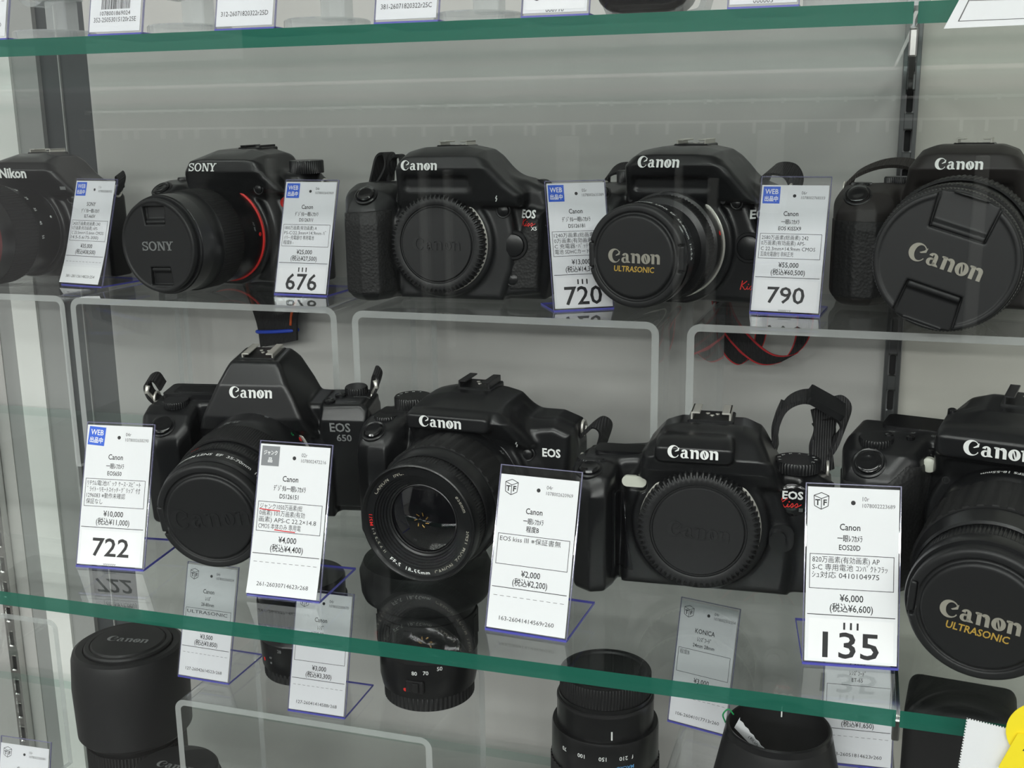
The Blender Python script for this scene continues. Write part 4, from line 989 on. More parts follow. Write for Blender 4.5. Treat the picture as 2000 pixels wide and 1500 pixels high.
# ---------------------------------------------------------------- camera with a tilted pinch cap
def camera_x9(loc, yaw):
    r = cam_root('dark brownish-black camera with a large tilted pinch lens cap on a riser', loc, yaw)
    g = Grid((-78, -46, -3), (68, 30, 104), 1.0)
    g.add(g.ext('xz', [(-70, 1), (-71, 58), (-66, 66), (-30, 71), (30, 71), (56, 66), (61, 56), (60, 1)], -11, 18, 6))
    g.add(g.ext2('xy', [(-71, 12), (-72, -18), (-68, -32), (-56, -37), (-44, -35), (-36, -24), (-31, 12)], 'yz', [(-40, 0), (20, 0), (20, 70), (-10, 70), (-24, 66), (-36, 58), (-41, 46)], 10), 4)
    g.add(g.ext('xz', [(-34, 1), (-35, 36), (-32, 60), (-26, 82), (28, 82), (36, 60), (40, 36), (38, 1)], -18, 4, 4), 4)
    g.add(g.cyl('y', (2, 39), 37, -22, 0, 2), 3)
    g.add(g.ext2('xz', [(-34, 58), (-30, 80), (-24, 90), (-16, 95), (18, 95), (26, 90), (32, 80), (38, 58)], 'yz', [(-22, 58), (-30, 74), (-33, 80), (-30, 88), (-20, 95), (6, 95), (14, 88), (18, 74), (18, 58)], 7), 4)
    g.sub(g.ext('xz', rrect(-24, 24, 65, 71, 2), -60, -25, 1), 5)
    g.build('body', M['brown_black'], r)
    patch(g, 'grip_rubber', M['rubber'], r, g.ext('xz', [(-76, 5), (-36, 5), (-38, 30), (-36, 50), (-76, 51)], -60, 10, 2), 0.4)
    decal(g, canon_mark(25), M['white_print'], r, -3, 82.5, 'name_plate', 0.25)
    screw(g, r, -27, 58); screw(g, r, 32, 58)
    c = (2, -22, 39); L = lens_root(r, c, [(0, 31), (1, 34), (12, 36.5), (20, 37.5), (88, 35), (92, 35), (96, 34.6), (96, 32)])
    band(L, 'zoom_ring', 24, 54, 38.6, 'rubber_plain', 84, 0.7); band(L, 'focus_ring', 66, 84, 36.6, 'rubber_plain', 120, 0.5)
    barrel_text([('18', 37.2, 18, 104, 3.2, False), ('35', 37.2, 18, 66, 3.2, False), ('50', 37.2, 18, 46, 3.2, False), ('85', 37.2, 18, 30, 3.2, False)], L, M['white_print'], 'focal_scale')
    band(L, 'front_ring', 90, 96.4, 35.4, 'satin_plastic', 130, 0.35)
    cap_pinch(L, 95.2, 34.2, 'canon', math.radians(17))
    hot_shoe(g, r, 2, 2, lift=0.2); shutter(g, r, -57, -26, 6, 0.75)
    top_knob(r, 'mode_dial', -38, 4, 69, 9, 5); top_knob(r, 'command_dial', -58, -8, 66, 6, 5)
    lug(r, -70, 4, 66); lug(r, 60, 4, 66)
    strap_loop(r, [(-69, 2, 64), (-65, 8, 74), (-50, 12, 81), (-34, 12, 81), (-24, 10, 74), (-20, 16, 64)], (1, 7, 2), 'strap', 'strap_brown', 2.0)
    return r

# ---------------------------------------------------------------- film camera with round badge and body cap
def camera_k3(loc, yaw):
    r = cam_root('black film camera body with a body cap, pale oblong window and round badge', loc, yaw)
    g = Grid((-70, -42, -3), (72, 28, 98), 1.0)
    g.add(g.ext('xz', [(-64, 1), (-65, 56), (-60, 66), (-30, 69), (34, 66), (56, 63), (63, 58), (64, 30), (62, 1)], -9, 18, 5))
    g.add(g.ext2('xy', [(-64, 10), (-66, -14), (-63, -25), (-54, -31), (-46, -28), (-43, -18), (-40, 10)], 'yz', [(-36, -1), (18, -1), (18, 66), (-14, 65), (-24, 61), (-32, 52)], 5), 3)
    g.add(g.ext('xz', [(-40, 1), (-38, 52), (-30, 62), (-26, 76), (28, 76), (38, 58), (46, 36), (44, 1)], -16, 4, 4), 4)
    g.add(g.ext2('xz', [(-33, 56), (-28, 74), (-20, 84), (-12, 88), (20, 88), (28, 83), (36, 68), (40, 56)], 'yz', [(-18, 54), (-24, 66), (-25, 73), (-18, 80), (-8, 88), (8, 89), (16, 82), (19, 66), (19, 54)], 5), 3)
    g.add(g.ext2('xz', rrect(-22, 16, 71, 83.5, 4), 'yz', [(-22, 69), (-28, 71), (-28, 79), (-18, 85), (-5, 85), (-5, 69)], 2), 2)
    g.add(g.cyl('y', (0, 37), 34, -20, 0, 2), 3)
    g.add(g.ext('xz', [(40, 2), (62, 2), (64, 58), (50, 60), (44, 50)], -13, 0, 3), 3)
    g.sub(g.ext('xz', rrect(-41, -26.5, 52.5, 60, 3.4), -40, -14.6, 0.4), 0.6)
    # step beside the grip
    g.sub(g.ext('xz', [(-44, 8), (-36, 6), (-33, 9), (-38, 30), (-40, 52), (-44, 52)], -40, -18, 1), 2)
    g.build('body', M['satin_plastic'], r)
    patch(g, 'grip_inlay', M['gloss_black'], r, g.ext('xz', [(-44, 9), (-33, 8), (-37, 30), (-39.5, 50), (-44, 51)], -40, -6, 1), 0.3)
    MB().prism(rrect(-40, -27.5, 53.5, 59.2, 2.8), 'xz', -15.4, -13.2).build('lamp_window', M['window_pale'], r, 40)
    decal(g, canon_mark(24.5), M['white_print'], r, -3.5, 77, 'name_plate', 0.25)
    y = float(np.min(g.surf_y([44, 41, 48], [51, 51, 51]))); b = turned('badge', [(-1, 8.4), (0.5, 8.4), (1.0, 7.8), (1.3, 5), (1.4, 0)], M['gloss_black'], r, 40, 50, None, (44.5, y, 51.5))
    f = txt_mark('EOS', 5.6, 0.03, fit=10); mesh_obj('badge_lettering', [(a + 44.5, y - 1.55, c + 54.4) for a, c in f.V], f.F, M['white_print'], b)
    f = kiss_mark(10.5); mesh_obj('badge_script', [(a + 43.6, y - 1.6, c + 50.3) for a, c in f.V], f.F, M['red_print'], b)
    f = txt_mark('III', 2.6, 0.01); mesh_obj('badge_number', [(a + 48.6, y - 1.6, c + 47.0) for a, c in f.V], f.F, M['grey_print'], b)
    mount_ring(r, (0, -20, 37), 29.5, -2, 0.8); body_cap(r, (0, -20.4, 37), 30.0, math.radians(4))
    y = float(g.surf_y(40, 33)[0]); rb = MB().prism(rrect(34, 46, 26, 40, 5), 'xz', y - 2.6, y + 4).build('lens_release', M['satin_plastic'], r, 40)
    MB().prism(rrect(35, 42, 28, 37, 3), 'xz', y - 5.2, y - 2).build('release_key', M['satin_plastic'], rb, 40)
    hot_shoe(g, r, 3, 4, 'metal', 20, 18, 4.6, 'satin_plastic', 0.6)
    shutter(g, r, -56, -19, 5.2, 0.35); top_knob(r, 'control_dial', -57, -7, 62.5, 7.5, 3.2, 'satin_plastic', 30)
    zt = float(g.surf_z(47, -1)[0]); top_knob(r, 'mode_dial', 46, -1, zt - 0.5, 11.5, 5.5, 'satin_plastic', 44, ['P', 'Tv', 'Av', 'M', 'A', '*', '#', 'R', 'C'])
    z = float(g.surf_z(-40, 2)[0]); lc = MB().prism(rrect(-56, -30, -6, 9, 3), 'xy', z - 1, z + 1.0).build('display_panel', M['gloss_black'], r, 40)
    lug(r, 61, 10, 61); lug(r, -65, 8, 58)
    strap_loop(r, [(34, 16, 70), (36, 16, 84), (40, 16, 93), (48, 17, 97), (56, 18, 95), (62, 18, 90)], (0.5, 6.5, 1.5), 'strap', 'strap', 2.2)
    strap_loop(r, [(35, 19, 68), (34, 19, 82), (37, 19, 92)], (0.5, 5, 1), 'strap', 'strap', 2.0)
    o = MB().prism(rrect(-10, 10, -7.5, 7.5, 1.5), 'xy', -1.8, 1.8).build('strap_buckle', M['satin_plastic'], r, 40); o.location = (59 * MM, 16 * MM, 94.5 * MM); o.rotation_euler = (0.3, 0.5, 0.1)
    strap_loop(r, [(57, 18, 92), (59, 17, 82), (57, 14, 74), (58, 10, 66), (59, 8, 60)], (5, 4, 1.0), 'strap', 'strap', 2.2)
    strap_loop(r, [(59, 20, 90), (65, 21, 91), (69, 20, 86), (66, 17, 76), (60, 15, 68)], (2, 4.5, 5), 'strap', 'strap', 2.2)
    strap_loop(r, [(57, 20, 86), (59, 21, 82), (60, 20, 74), (58, 18, 64)], (4, 4, 3), 'strap', 'strap', 2.2)
    return r

# ---------------------------------------------------------------- digital camera with bare zoom lens
def camera_400(loc, yaw):
    r = cam_root('black digital camera with an uncapped ribbed zoom lens facing forward', loc, yaw)
    g = Grid((-70, -44, -3), (70, 30, 104), 1.0)
    g.add(g.ext('xz', [(-62, 1), (-63, 56), (-58, 68), (-30, 71), (30, 74), (50, 74), (61, 70), (63, 58), (62, 1)], -10, 18, 5))
    g.add(g.ext2('xy', [(-63, 10), (-64, -18), (-60, -31), (-52, -35), (-42, -32), (-36, -18), (-33, 10)], 'yz', [(-38, 0), (18, 0), (18, 70), (-12, 69), (-24, 65), (-33, 58), (-38, 48)], 6), 4)
    g.add(g.ext('xz', [(-36, 1), (-37, 40), (-33, 64), (-28, 78), (30, 78), (38, 64), (46, 40), (44, 1)], -17, 4, 4), 4)
    g.add(g.cyl('y', (1, 36), 38, -22, 0, 2), 3)
    g.add(g.ext2('xz', [(-32, 58), (-31, 74), (-25, 83), (-10, 89), (14, 89), (26, 84), (34, 74), (42, 62), (42, 58)], 'yz', [(-18, 56), (-28, 70), (-32, 76), (-28, 82), (-12, 88), (2, 89), (14, 86), (20, 72), (20, 56)], 6), 4)
    g.add(g.ext2('xz', rrect(-27, 22, 70, 81.5, 4), 'yz', [(-28, 68), (-34.5, 71), (-34.5, 79), (-24, 84), (-8, 84), (-8, 68)], 2), 2)
    g.add(g.ext('xz', [(40, 40), (60, 42), (62, 68), (52, 72), (38, 70)], -14, 0, 4), 4)
    g.sub(g.ext('xz', rrect(-24, 18, 63.5, 69, 2), -60, -26, 1), 3)
    g.build('body', M['satin_plastic'], r)
    decal(g, canon_mark(25), M['white_print'], r, -6, 75.5, 'name_plate', 0.25)
    front_button(g, r, 38, 56, 3.0, 1.0, 'flash_button')
    f = Flat().line((0.6, 1.9), (-0.5, 0.1), 0.6).line((0.5, 0.1), (-0.6, -1.9), 0.6); decal(g, f, M['white_print'], r, 34, 63, 'flash_mark')
    decal(g, txt_mark('EOS', 6.6, 0.03, fit=10.5), M['white_print'], r, 51, 57, 'badge_lettering', 0.3)
    c = (1, -22, 36); mount_ring(r, c, 33.6, -2, 0.6, 'metal_dark')
    L = lens_root(r, c, [(0, 30), (0.5, 34), (10, 34.5), (12, 33.5), (40, 31.5), (44, 30.5), (46, 30.5)])
    band(L, 'zoom_ring', 13, 36, 34.6, 'rubber_plain', 36, 0.9, 0.62); band(L, 'focus_ring', 45, 54, 31.6, 'satin_plastic', 120, 0.4)
    turned('front_barrel', [(36, 33.6), (38, 33.2), (44, 32.4), (45, 31.6)], M['satin_plastic'], L)
    turned('front_ring', [(54, 31.8), (60, 32.2), (61.5, 31.9), (61.8, 31.2), (60.8, 30.2), (59.8, 29.6), (59.6, 25.6), (58.6, 25.4), (58.6, 24.4), (57.6, 24.2), (57.6, 23.2), (56.6, 23.0), (56.6, 22.0), (55.6, 21.8), (55.6, 20.8), (54.4, 20.4), (54.0, 19.4), (52.8, 19.0)], M['satin_plastic'], L, 120, 30)
    gl = turned('front_element', [(52.8, 19.2), (54.2, 15), (55.0, 9), (55.3, 0)], M['lens_glass'], L, 64, 60)
    turned('glass_rim', [(53.2, 19.3), (54.1, 19.0), (54.3, 18.6), (53.6, 18.2)], M['metal_dark'], L, 64, 40)
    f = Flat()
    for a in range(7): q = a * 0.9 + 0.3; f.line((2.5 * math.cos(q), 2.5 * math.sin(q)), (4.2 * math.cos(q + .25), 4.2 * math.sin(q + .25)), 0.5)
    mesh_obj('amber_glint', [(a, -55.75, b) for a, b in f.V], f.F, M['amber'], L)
    ring_text([('CANON   INC.', 27.6, 128, 3.0, False), ('CANON  ZOOM  LENS', 27.6, -38, 3.0, True), ('ø58mm', 27.6, 28, 2.8, False), ('1:3.5-5.6 II', 27.6, -152, 3.0, True)], L, M['silver_print'], 59.72)
    ring_text([('EF-S  18-55mm', 27.6, -104, 3.4, True)], L, M['white_print'], 59.74, 'focal_lettering'); ring_text([('USM', 27.6, 183, 3.2, True)], L, M['red_print'], 59.74, 'red_lettering')
    barrel_text([('EFS 18-55', 34.6, 6, 92, 3.2, False)], L, M['white_print'], 'model_lettering'); barrel_text([('AF', 34.6, 5, 42, 2.8, False)], L, M['grey_print'], 'switch_lettering')
    hot_shoe(g, r, 2, 5, 'metal_dark', 19, 18, 4.6, 'satin_plastic', 0.6); shutter(g, r, -52, -25, 5.2, 0.55)
    top_knob(r, 'control_dial', -51, -10, 65.5, 7, 4, 'satin_plastic', 28); top_knob(r, 'mode_dial', -42, 8, 69, 11, 8, 'satin_plastic', 44, ['P', 'Tv', 'Av', 'M', 'A'])
    lug(r, 63, 8, 66); lug(r, -60, 8, 64)
    strap_loop(r, [(63, 8, 62), (66, 8, 66), (71, 10, 69), (74, 14, 64), (70, 18, 52)], (2, 5, 2))
    return r

# ---------------------------------------------------------------- large angular film camera
def camera_650(loc, yaw):
    r = cam_root('large angular black film camera with steep prism and embossed lens cap', loc, yaw)
    g = Grid((-80, -44, -3), (80, 30, 114), 1.1)
    g.add(g.ext('xz', [(-72, 1), (-73, 62), (-68, 72), (-26, 74), (30, 74), (65, 73), (69, 66), (68, 1)], -10, 20, 3.5))
    g.add(g.ext2('xy', [(-73, 10), (-74, -20), (-70, -32), (-60, -36), (-46, -34), (-41, -26), (-40, 10)], 'yz', [(-38, -1), (18, -1), (18, 72), (-12, 72), (-20, 69), (-33, 58), (-38, 52)], 4), 3)
    g.add(g.ext('xz', [(-40, 1), (-42, 40), (-34, 62), (-27, 76), (27, 76), (36, 60), (46, 40), (44, 1)], -19, 4, 3), 3)
    g.add(g.ext2('xz', [(-38, 56), (-30, 74), (-17, 99), (-14, 103), (15, 103), (18, 99), (27, 82), (38, 56)], 'yz', [(-19, 54), (-25, 62), (-27, 70), (-22, 90), (-13, 103), (13, 104), (19, 96), (21, 70), (21, 54)], 2.5), 2)
    g.add(g.ext2('xz', [(37, 6), (38, 60), (40, 75), (65, 76), (69, 72), (68, 6)], 'yz', [(-14, 6), (-17, 66), (-12, 76), (16, 76), (18, 6)], 2.5), 2)
    g.add(g.cyl('y', (0, 40), 38, -22, 0, 1.5), 2.5)
    g.build('body', M['satin_plastic'], r)
    decal(g, canon_mark(27), M['white_print'], r, 0, 85.5, 'name_plate', 0.25)
    decal(g, txt_mark('EOS', 8.2, 0.02, fit=13), M['grey_print'], r, 52, 62, 'model_lettering', 0.3); decal(g, txt_mark('650', 6.2, 0.02, fit=9.5), M['grey_print'], r, 54, 55, 'model_number', 0.3)
    z = 74.6; lc = MB().prism(rrect(-66, -26, -6, 14, 3), 'xy', 72, z + 2.2).build('display_panel', M['satin_plastic'], r, 40); MB().prism(rrect(-60, -32, -2, 10, 1), 'xy', z + 1.5, z + 2.5).build('display_glass', M['gloss_black'], lc, 40)
    c = (0, -22, 40); mount_ring(r, c, 34.0, -2, 0.9)
    L = lens_root(r, c, [(0, 31), (0.5, 33.4), (12, 33.6), (36, 34.0), (38, 33.0), (54, 32), (62, 31.6), (70, 31.4), (72, 30), (72, 27)])
    band(L, 'zoom_ring', 26, 46, 34.6, 'rubber_plain', 150, 0.25); band(L, 'focus_ring', 49, 57, 33.4, 'satin_plastic', 130, 0.4)
    turned('front_collar', [(60, 31.8), (61, 33.2), (70, 32.8), (71.5, 31.6)], M['satin_plastic'], L)
    index_dot(L, 33.5, 3, 30); barrel_text([('35-70', 34.2, 20, 100, 4.2, True), ('50', 33.6, 6, 72, 2.6, True)], L, M['grey_print'], 'focal_scale'); barrel_text([('1.2 m', 33.5, 53, 118, 2.6, True)], L, M['red_print'], 'distance_scale'); barrel_text([('35', 33.6, 7, 40, 2.6, True)], L, M['green_tie'], 'green_scale')
    barrel_text([('CANON ZOOM LENS  EF  35-70mm  1:3.5-4.5', 33.1, 65.5, 88, 4.0, False)], L, M['white_print'])
    cap_side(L, 71.0, 31.6, 'canon', None, math.radians(-6), emboss=True, w=46)
    hot_shoe(g, r, 1, 1, 'metal', 20, 20, 3.4, 'satin_plastic', 0.2)
    shutter(g, r, -58, -26, 6.2, 0.6); top_knob(r, 'control_dial', -55, -10, 71, 8, 4, 'satin_plastic', 34)
    zt = float(g.surf_z(50, -4)[0])
    for (bx, by) in ((44, -8), (48, 2)):
        V, F = lathe([(-1, 3.6), (1.2, 3.4), (1.8, 2.4), (1.9, 0)], 24); mesh_obj('top_button', up(V) + np.array([bx, by, zt]), F, M['gloss_black'], r, 50)
    f = Flat().text('SHIFT', 0, 0, 2.2).text('EXP.COMP', 4, 9, 2.2); decal_top(g, f, M['grey_print'], r, 58, -8, 'button_lettering')
    top_knob(r, 'rear_dial', 56, 10, zt - 1, 7, 5, 'satin_plastic', 26)
    for s_ in (-1, 1):
        xe = 74.5 if s_ < 0 else 67.0; yb = 0.0 if s_ < 0 else 5.0
        lug(r, s_ * xe, 4 + yb, 70 if s_ < 0 else 72); strap_loop(r, [(s_ * (xe - 1), 4 + yb, 68 + yb), (s_ * (xe + 3), 2 + yb, 74 + yb), (s_ * (xe + 5), 4 + yb, 81 + yb), (s_ * (xe + 1), 8 + yb, 83 + yb), (s_ * (xe - 2), 10 + yb, 76)], (0, 4.5, 1.5)); MB().tube([(s_ * (xe + 1), 0.5 + yb, 71 + yb), (s_ * (xe + 4), -1 + yb, 76 + yb), (s_ * (xe + 3), yb, 80 + yb)], 1.6, 6).build('strap_clip', M['metal'], r, True)
    return r

# ---------------------------------------------------------------- wide camera with four top buttons
def camera_20d(loc, yaw):
    r = cam_root('wide black digital camera with gold-lettered lens cap and four top buttons', loc, yaw)
    g = Grid((-84, -50, -3), (78, 32, 114), 1.1)
    g.add(g.ext('xz', [(-75, 1), (-76, 60), (-71, 72), (-40, 77), (30, 78), (60, 76), (70, 68), (71, 1)], -11, 20, 5))
    g.add(g.ext2('xy', [(-76, 12), (-77, -18), (-72, -34), (-61, -40), (-48, -37), (-39, -24), (-32, 12)], 'yz', [(-44, 0), (20, 0), (20, 76), (-14, 76), (-26, 72), (-36, 62), (-43, 50)], 7), 5)
    g.add(g.ext('xz', [(-36, 1), (-37, 46), (-32, 70), (-28, 88), (32, 88), (42, 66), (46, 44), (44, 1)], -19, 4, 4), 5)
    g.add(g.cyl('y', (3, 40), 39, -24, 0, 2), 3)
    g.add(g.ext2('xz', [(-34, 62), (-32, 82), (-24, 91), (-14, 97), (20, 97), (30, 92), (38, 82), (46, 68)], 'yz', [(-20, 60), (-30, 74), (-34, 82), (-31, 90), (-16, 97), (8, 98), (18, 92), (22, 76), (22, 60)], 5), 4)
    g.add(g.ext2('xz', rrect(-31, 37, 77, 92.5, 5), 'yz', [(-26, 74), (-36, 78), (-36, 88), (-27, 95), (-8, 95), (-8, 74)], 3), 3)
    g.sub(g.ext('xz', rrect(-26, 30, 68, 74, 2), -60, -28, 1), 3)
    g.build('body', M['satin_plastic'], r)
    patch(g, 'grip_rubber', M['rubber'], r, g.ext('xz', [(-82, 6), (-36, 6), (-37, 40), (-35, 66), (-44, 68), (-52, 60), (-82, 58)], -60, 12, 3), 0.5)
    decal(g, canon_mark(29), M['white_print'], r, -4, 84, 'name_plate', 0.25)
    front_button(g, r, -36, 66, 3.6, 1.4, 'lamp_window', 'window_pale', False)
    for i, x in enumerate((-56, -46, -36, -28)):
        z = float(g.surf_z(x, -13)[0]); V, F = lathe([(-1.5, 2.2), (1.2, 2.0), (1.7, 1.2), (1.7, 0)], 16); mesh_obj('top_button', up(V) + np.array([x, -13, z]), F, M['gloss_black'], r, 50)
        decal_top(g, txt_mark(('WB', 'AF', 'ISO', 'LCD')[i], 2.0), M['grey_print'], r, x, -8, 'button_lettering')
    z = float(g.surf_z(-46, 4)[0]); MB().prism(rrect(-62, -30, -4, 14, 3), 'xy', z - 2, z + 0.8).build('display_panel', M['gloss_black'], r, 40)
    screw(g, r, -27, 62, 1.9)
    c = (3, -24, 40); L = lens_root(r, c, [(0, 30), (0.5, 34), (18, 34.5), (20, 33.5), (54, 31.5), (58, 30.5), (62, 30.5)])
    band(L, 'zoom_ring', 21, 50, 34.8, 'rubber_plain', 36, 0.9, 0.7); band(L, 'focus_ring', 61, 70, 30.8, 'satin_plastic', 120, 0.4)
    turned('front_barrel', [(50, 33.6), (53, 33.2), (60, 32.0), (61, 31)], M['satin_plastic'], L); turned('front_ring', [(70, 30.8), (75, 31.0), (76.5, 30.4), (76.5, 27)], M['satin_plastic'], L)
    barrel_text([('EFS 18-55mm', 34.6, 11, 98, 3.4, True)], L, M['white_print'], 'model_lettering')
    cap_side(L, 75.5, 29.0, 'canon', 'ULTRASONIC', math.radians(5))
    hot_shoe(g, r, 3, 2, 'metal_dark', 20, 19, 4.6, 'satin_plastic', 0.4); shutter(g, r, -61, -30, 6, 0.7); top_knob(r, 'control_dial', -61, -17, 73, 8, 3.6, 'satin_plastic', 34)
    lug(r, -75, 6, 66)
    return r

# ---------------------------------------------------------------- camera with orange lens ring (upper row)
def camera_sony(loc, yaw):
    r = cam_root('black camera with orange-red ring at its lens mount and pinch lens cap', loc, yaw)
    g = Grid((-72, -48, -3), (74, 32, 108), 1.0)
    g.add(g.ext('xz', [(-64, 1), (-65, 58), (-60, 70), (-34, 74), (34, 80), (56, 80), (65, 72), (66, 58), (65, 1)], -11, 20, 6))
    g.add(g.ext2('xy', [(-65, 12), (-66, -20), (-60, -36), (-50, -41), (-40, -38), (-34, -22), (-31, 12)], 'yz', [(-44, 0), (20, 0), (20, 74), (-12, 74), (-24, 72), (-36, 66), (-43, 54)], 7), 5)
    g.add(g.ext('xz', [(-36, 1), (-37, 40), (-34, 64), (-30, 82), (30, 86), (42, 70), (52, 48), (48, 1)], -18, 4, 5), 4)
    g.add(g.cyl('y', (0, 37), 38, -24, 0, 2), 4)
    g.add(g.ext2('xz', [(-34, 60), (-31, 80), (-26, 90), (-10, 98), (20, 99), (34, 93), (42, 80), (54, 66)], 'yz', [(-22, 58), (-30, 76), (-32, 82), (-30, 90), (-14, 98), (8, 99), (18, 92), (22, 76), (22, 58)], 6), 5)
    g.build('body', M['satin_plastic'], r)
    decal(g, sony_mark(25), M['white_print'], r, -11, 85, 'name_plate', 0.25)
    decal(g, txt_mark('α', 15, 0.03), M['red_print'], r, 50, 61, 'red_emblem', 0.3); decal(g, txt_mark('65', 6.4, 0.02), M['white_print'], r, 51, 50, 'model_number', 0.3)
    front_button(g, r, 34, 70, 3.0, 1.0, 'flash_button'); front_button(g, r, 47, 24, 5, 1.4, 'lens_release')
    c = (0, -24, 37); mount_ring(r, c, 33.6, -2, 0.8); turned('orange_ring', [(0.6, 34.6), (1.6, 34.6), (1.8, 34.2), (1.8, 32)], M['red_print'], r, 96, 35, None, c)
    L = lens_root(r, c, [(1.8, 31), (2, 33.4), (14, 33.6), (22, 33.2), (24, 34.2), (44, 34), (46, 32.5), (60, 32), (62, 33), (68, 33), (68, 29)])
    band(L, 'zoom_ring', 24, 44, 34.8, 'rubber_plain', 110, 0.5); band(L, 'front_ring', 54, 66, 33.6, 'satin_plastic', None)
    index_dot(L, 33.6, 5, 2); barrel_text([('AF MF', 33.6, 10, 12, 2.6, False)], L, M['grey_print'], 'switch_lettering')
    cap_pinch(L, 66.0, 31.6, 'sony', math.radians(-2), False)
    hot_shoe(g, r, 12, 4, 'metal_dark', 18, 18, 2.4); shutter(g, r, -52, -30, 6, 0.6)
    zt = float(g.surf_z(54, 2)[0]); top_knob(r, 'mode_dial', 54, 4, zt - 1, 12, 9, 'satin_plastic', 50); top_knob(r, 'control_dial', -48, -6, 73, 7, 3, 'satin_plastic', 30)
    lug(r, -64, 8, 66); lug(r, 66, 8, 70)
    # folded strap hanging behind the riser, tied with a blue band
    strap_loop(r, [(-46, 24, 60), (-42, 44, 36), (-36, 47, 4), (-28, 48, -16), (-20, 48, -40), (-18, 48, -60)], (16, 1, 5), 'neck_strap', 'strap', 2.0)
    strap_loop(r, [(34, 24, 60), (28, 44, 36), (14, 46, 4), (-2, 46, -16), (-10, 45, -40), (-12, 45, -60)], (17, -1, 4), 'neck_strap', 'strap', 2.0)
    for pts in ([(-38, 45.5, 2), (-42, 45.5, -14), (-37, 45.5, -30)], [(8, 43.5, -22), (2, 43.5, -34), (0, 43.5, -44)]): MB().tube(spline(pts, 4), 1.2, 6).build('orange_piping', M['strap_orange'], r, True)
    a = np.linspace(0, 2 * PI, 20); MB().tube(np.stack([-16 + 20 * np.cos(a), 46.5 + 4.5 * np.sin(a), -50 + 2 * np.cos(a)], 1), 1.6, 6).build('strap_tie', M['blue_tie'], r, True)
    return r

# ---------------------------------------------------------------- camera at the end of the row
def camera_nikon(loc, yaw):
    r = cam_root('black camera with a dark red ringed zoom lens at the end of the riser row', loc, yaw)
    g = Grid((-72, -48, -3), (72, 30, 108), 1.0)
    g.add(g.ext('xz', [(-62, 1), (-63, 58), (-58, 70), (-30, 74), (34, 78), (54, 72), (62, 62), (63, 1)], -11, 20, 6))
    g.add(g.ext2('xy', [(-63, 12), (-64, -20), (-58, -36), (-46, -38), (-36, -30), (-31, 12)], 'yz', [(-42, 0), (20, 0), (20, 72), (-14, 72), (-36, 62), (-42, 52)], 7), 5)
    g.add(g.ext('xz', [(-36, 1), (-37, 40), (-32, 64), (-28, 80), (32, 82), (44, 60), (48, 30), (44, 1)], -18, 4, 5), 4)
    g.add(g.cyl('y', (0, 38), 36, -24, 0, 2), 4)
    g.add(g.ext2('xz', [(-33, 58), (-29, 80), (-20, 91), (-8, 96), (16, 97), (28, 93), (38, 80), (50, 64)], 'yz', [(-22, 58), (-30, 76), (-32, 83), (-28, 89), (-14, 97), (8, 97), (16, 90), (21, 74), (21, 58)], 5), 4)
    g.build('body', M['satin_plastic'], r)
    decal(g, txt_mark('Nikon', 10, 0.035, fit=25), M['white_print'], r, 0, 81.5, 'name_plate', 0.25)
    f = Flat().rect(-2.2, 2.2, -1.2, 1.2); decal(g, f, M['grey_print'], r, 40, 70, 'flash_symbol', 0.2)
    front_button(g, r, 40, 62, 3.2, 1.2, 'flash_button'); front_button(g, r, 46, 54, 2.4, 1.0, 'function_button')
    c = (0, -24, 38); mount_ring(r, c, 31.5, -2, 0.8, 'metal_dark')
    L = lens_root(r, c, [(0.5, 30), (1, 32), (14, 32.6), (24, 35), (54, 36), (58, 34.5), (70, 34.5), (74, 35), (74, 31)])
    band(L, 'zoom_ring', 30, 54, 36.6, 'rubber_plain', 90, 0.6); band(L, 'front_ring', 66, 74.6, 35.6, 'lens_red', None)
    for i, t in enumerate(('18', '24', '35', '45', '55')): barrel_text([(t, 35.2, 24, 64 - i * 17, 3.0, False)], L, M['white_print'], 'focal_scale')
    index_dot(L, 32.4, 8, 20, 'white_print', 1.0)
    cap_pinch(L, 73.0, 33, None, 0.0, True)
    hot_shoe(g, r, 6, 2, 'metal', 19, 18, 3.4); shutter(g, r, -50, -28, 5.5, 0.6); lug(r, 62, 8, 66)
    strap_loop(r, [(62, 8, 64), (62, 14, 74), (56, 20, 78), (54, 22, 66)], (0, 5, 2))
    return r

# ---------------------------------------------------------------- standing lenses and accessories on the low level (axis up)
def stand_item(name, label, cat, loc, rz=0.0, group=None): return empty(name, loc, rz, label, cat, group)
def vturn(name, prof, m, parent, n=96, smooth=35, ribs=None):
    V, F = lathe([(z, q) for z, q in prof], n, ribs); return mesh_obj(name, up(V), F, M[m], parent, smooth)
def vbarrel_text(items, parent, m, name):
    """(string, radius, z, angle deg measured in plan (-90 faces the viewer), size, upside down)"""
    V = []; F = []
    for s_, R_, z, ang, size, inv in items:
        v, f, w_ = text2d(s_, size, 1.0, 0.012); x = v[:, 0] - w_ / 2; y = v[:, 1] - 0.35 * size
        if inv: x, y = -x, -y
        a = math.radians(ang) + x / R_; b = len(V)
        V += [((R_ + 0.08) * math.cos(a[i]), (R_ + 0.08) * math.sin(a[i]), z + y[i]) for i in range(len(v))]; F += [[k + b for k in q] for q in f]
    return mesh_obj(name, V, F, m, parent)
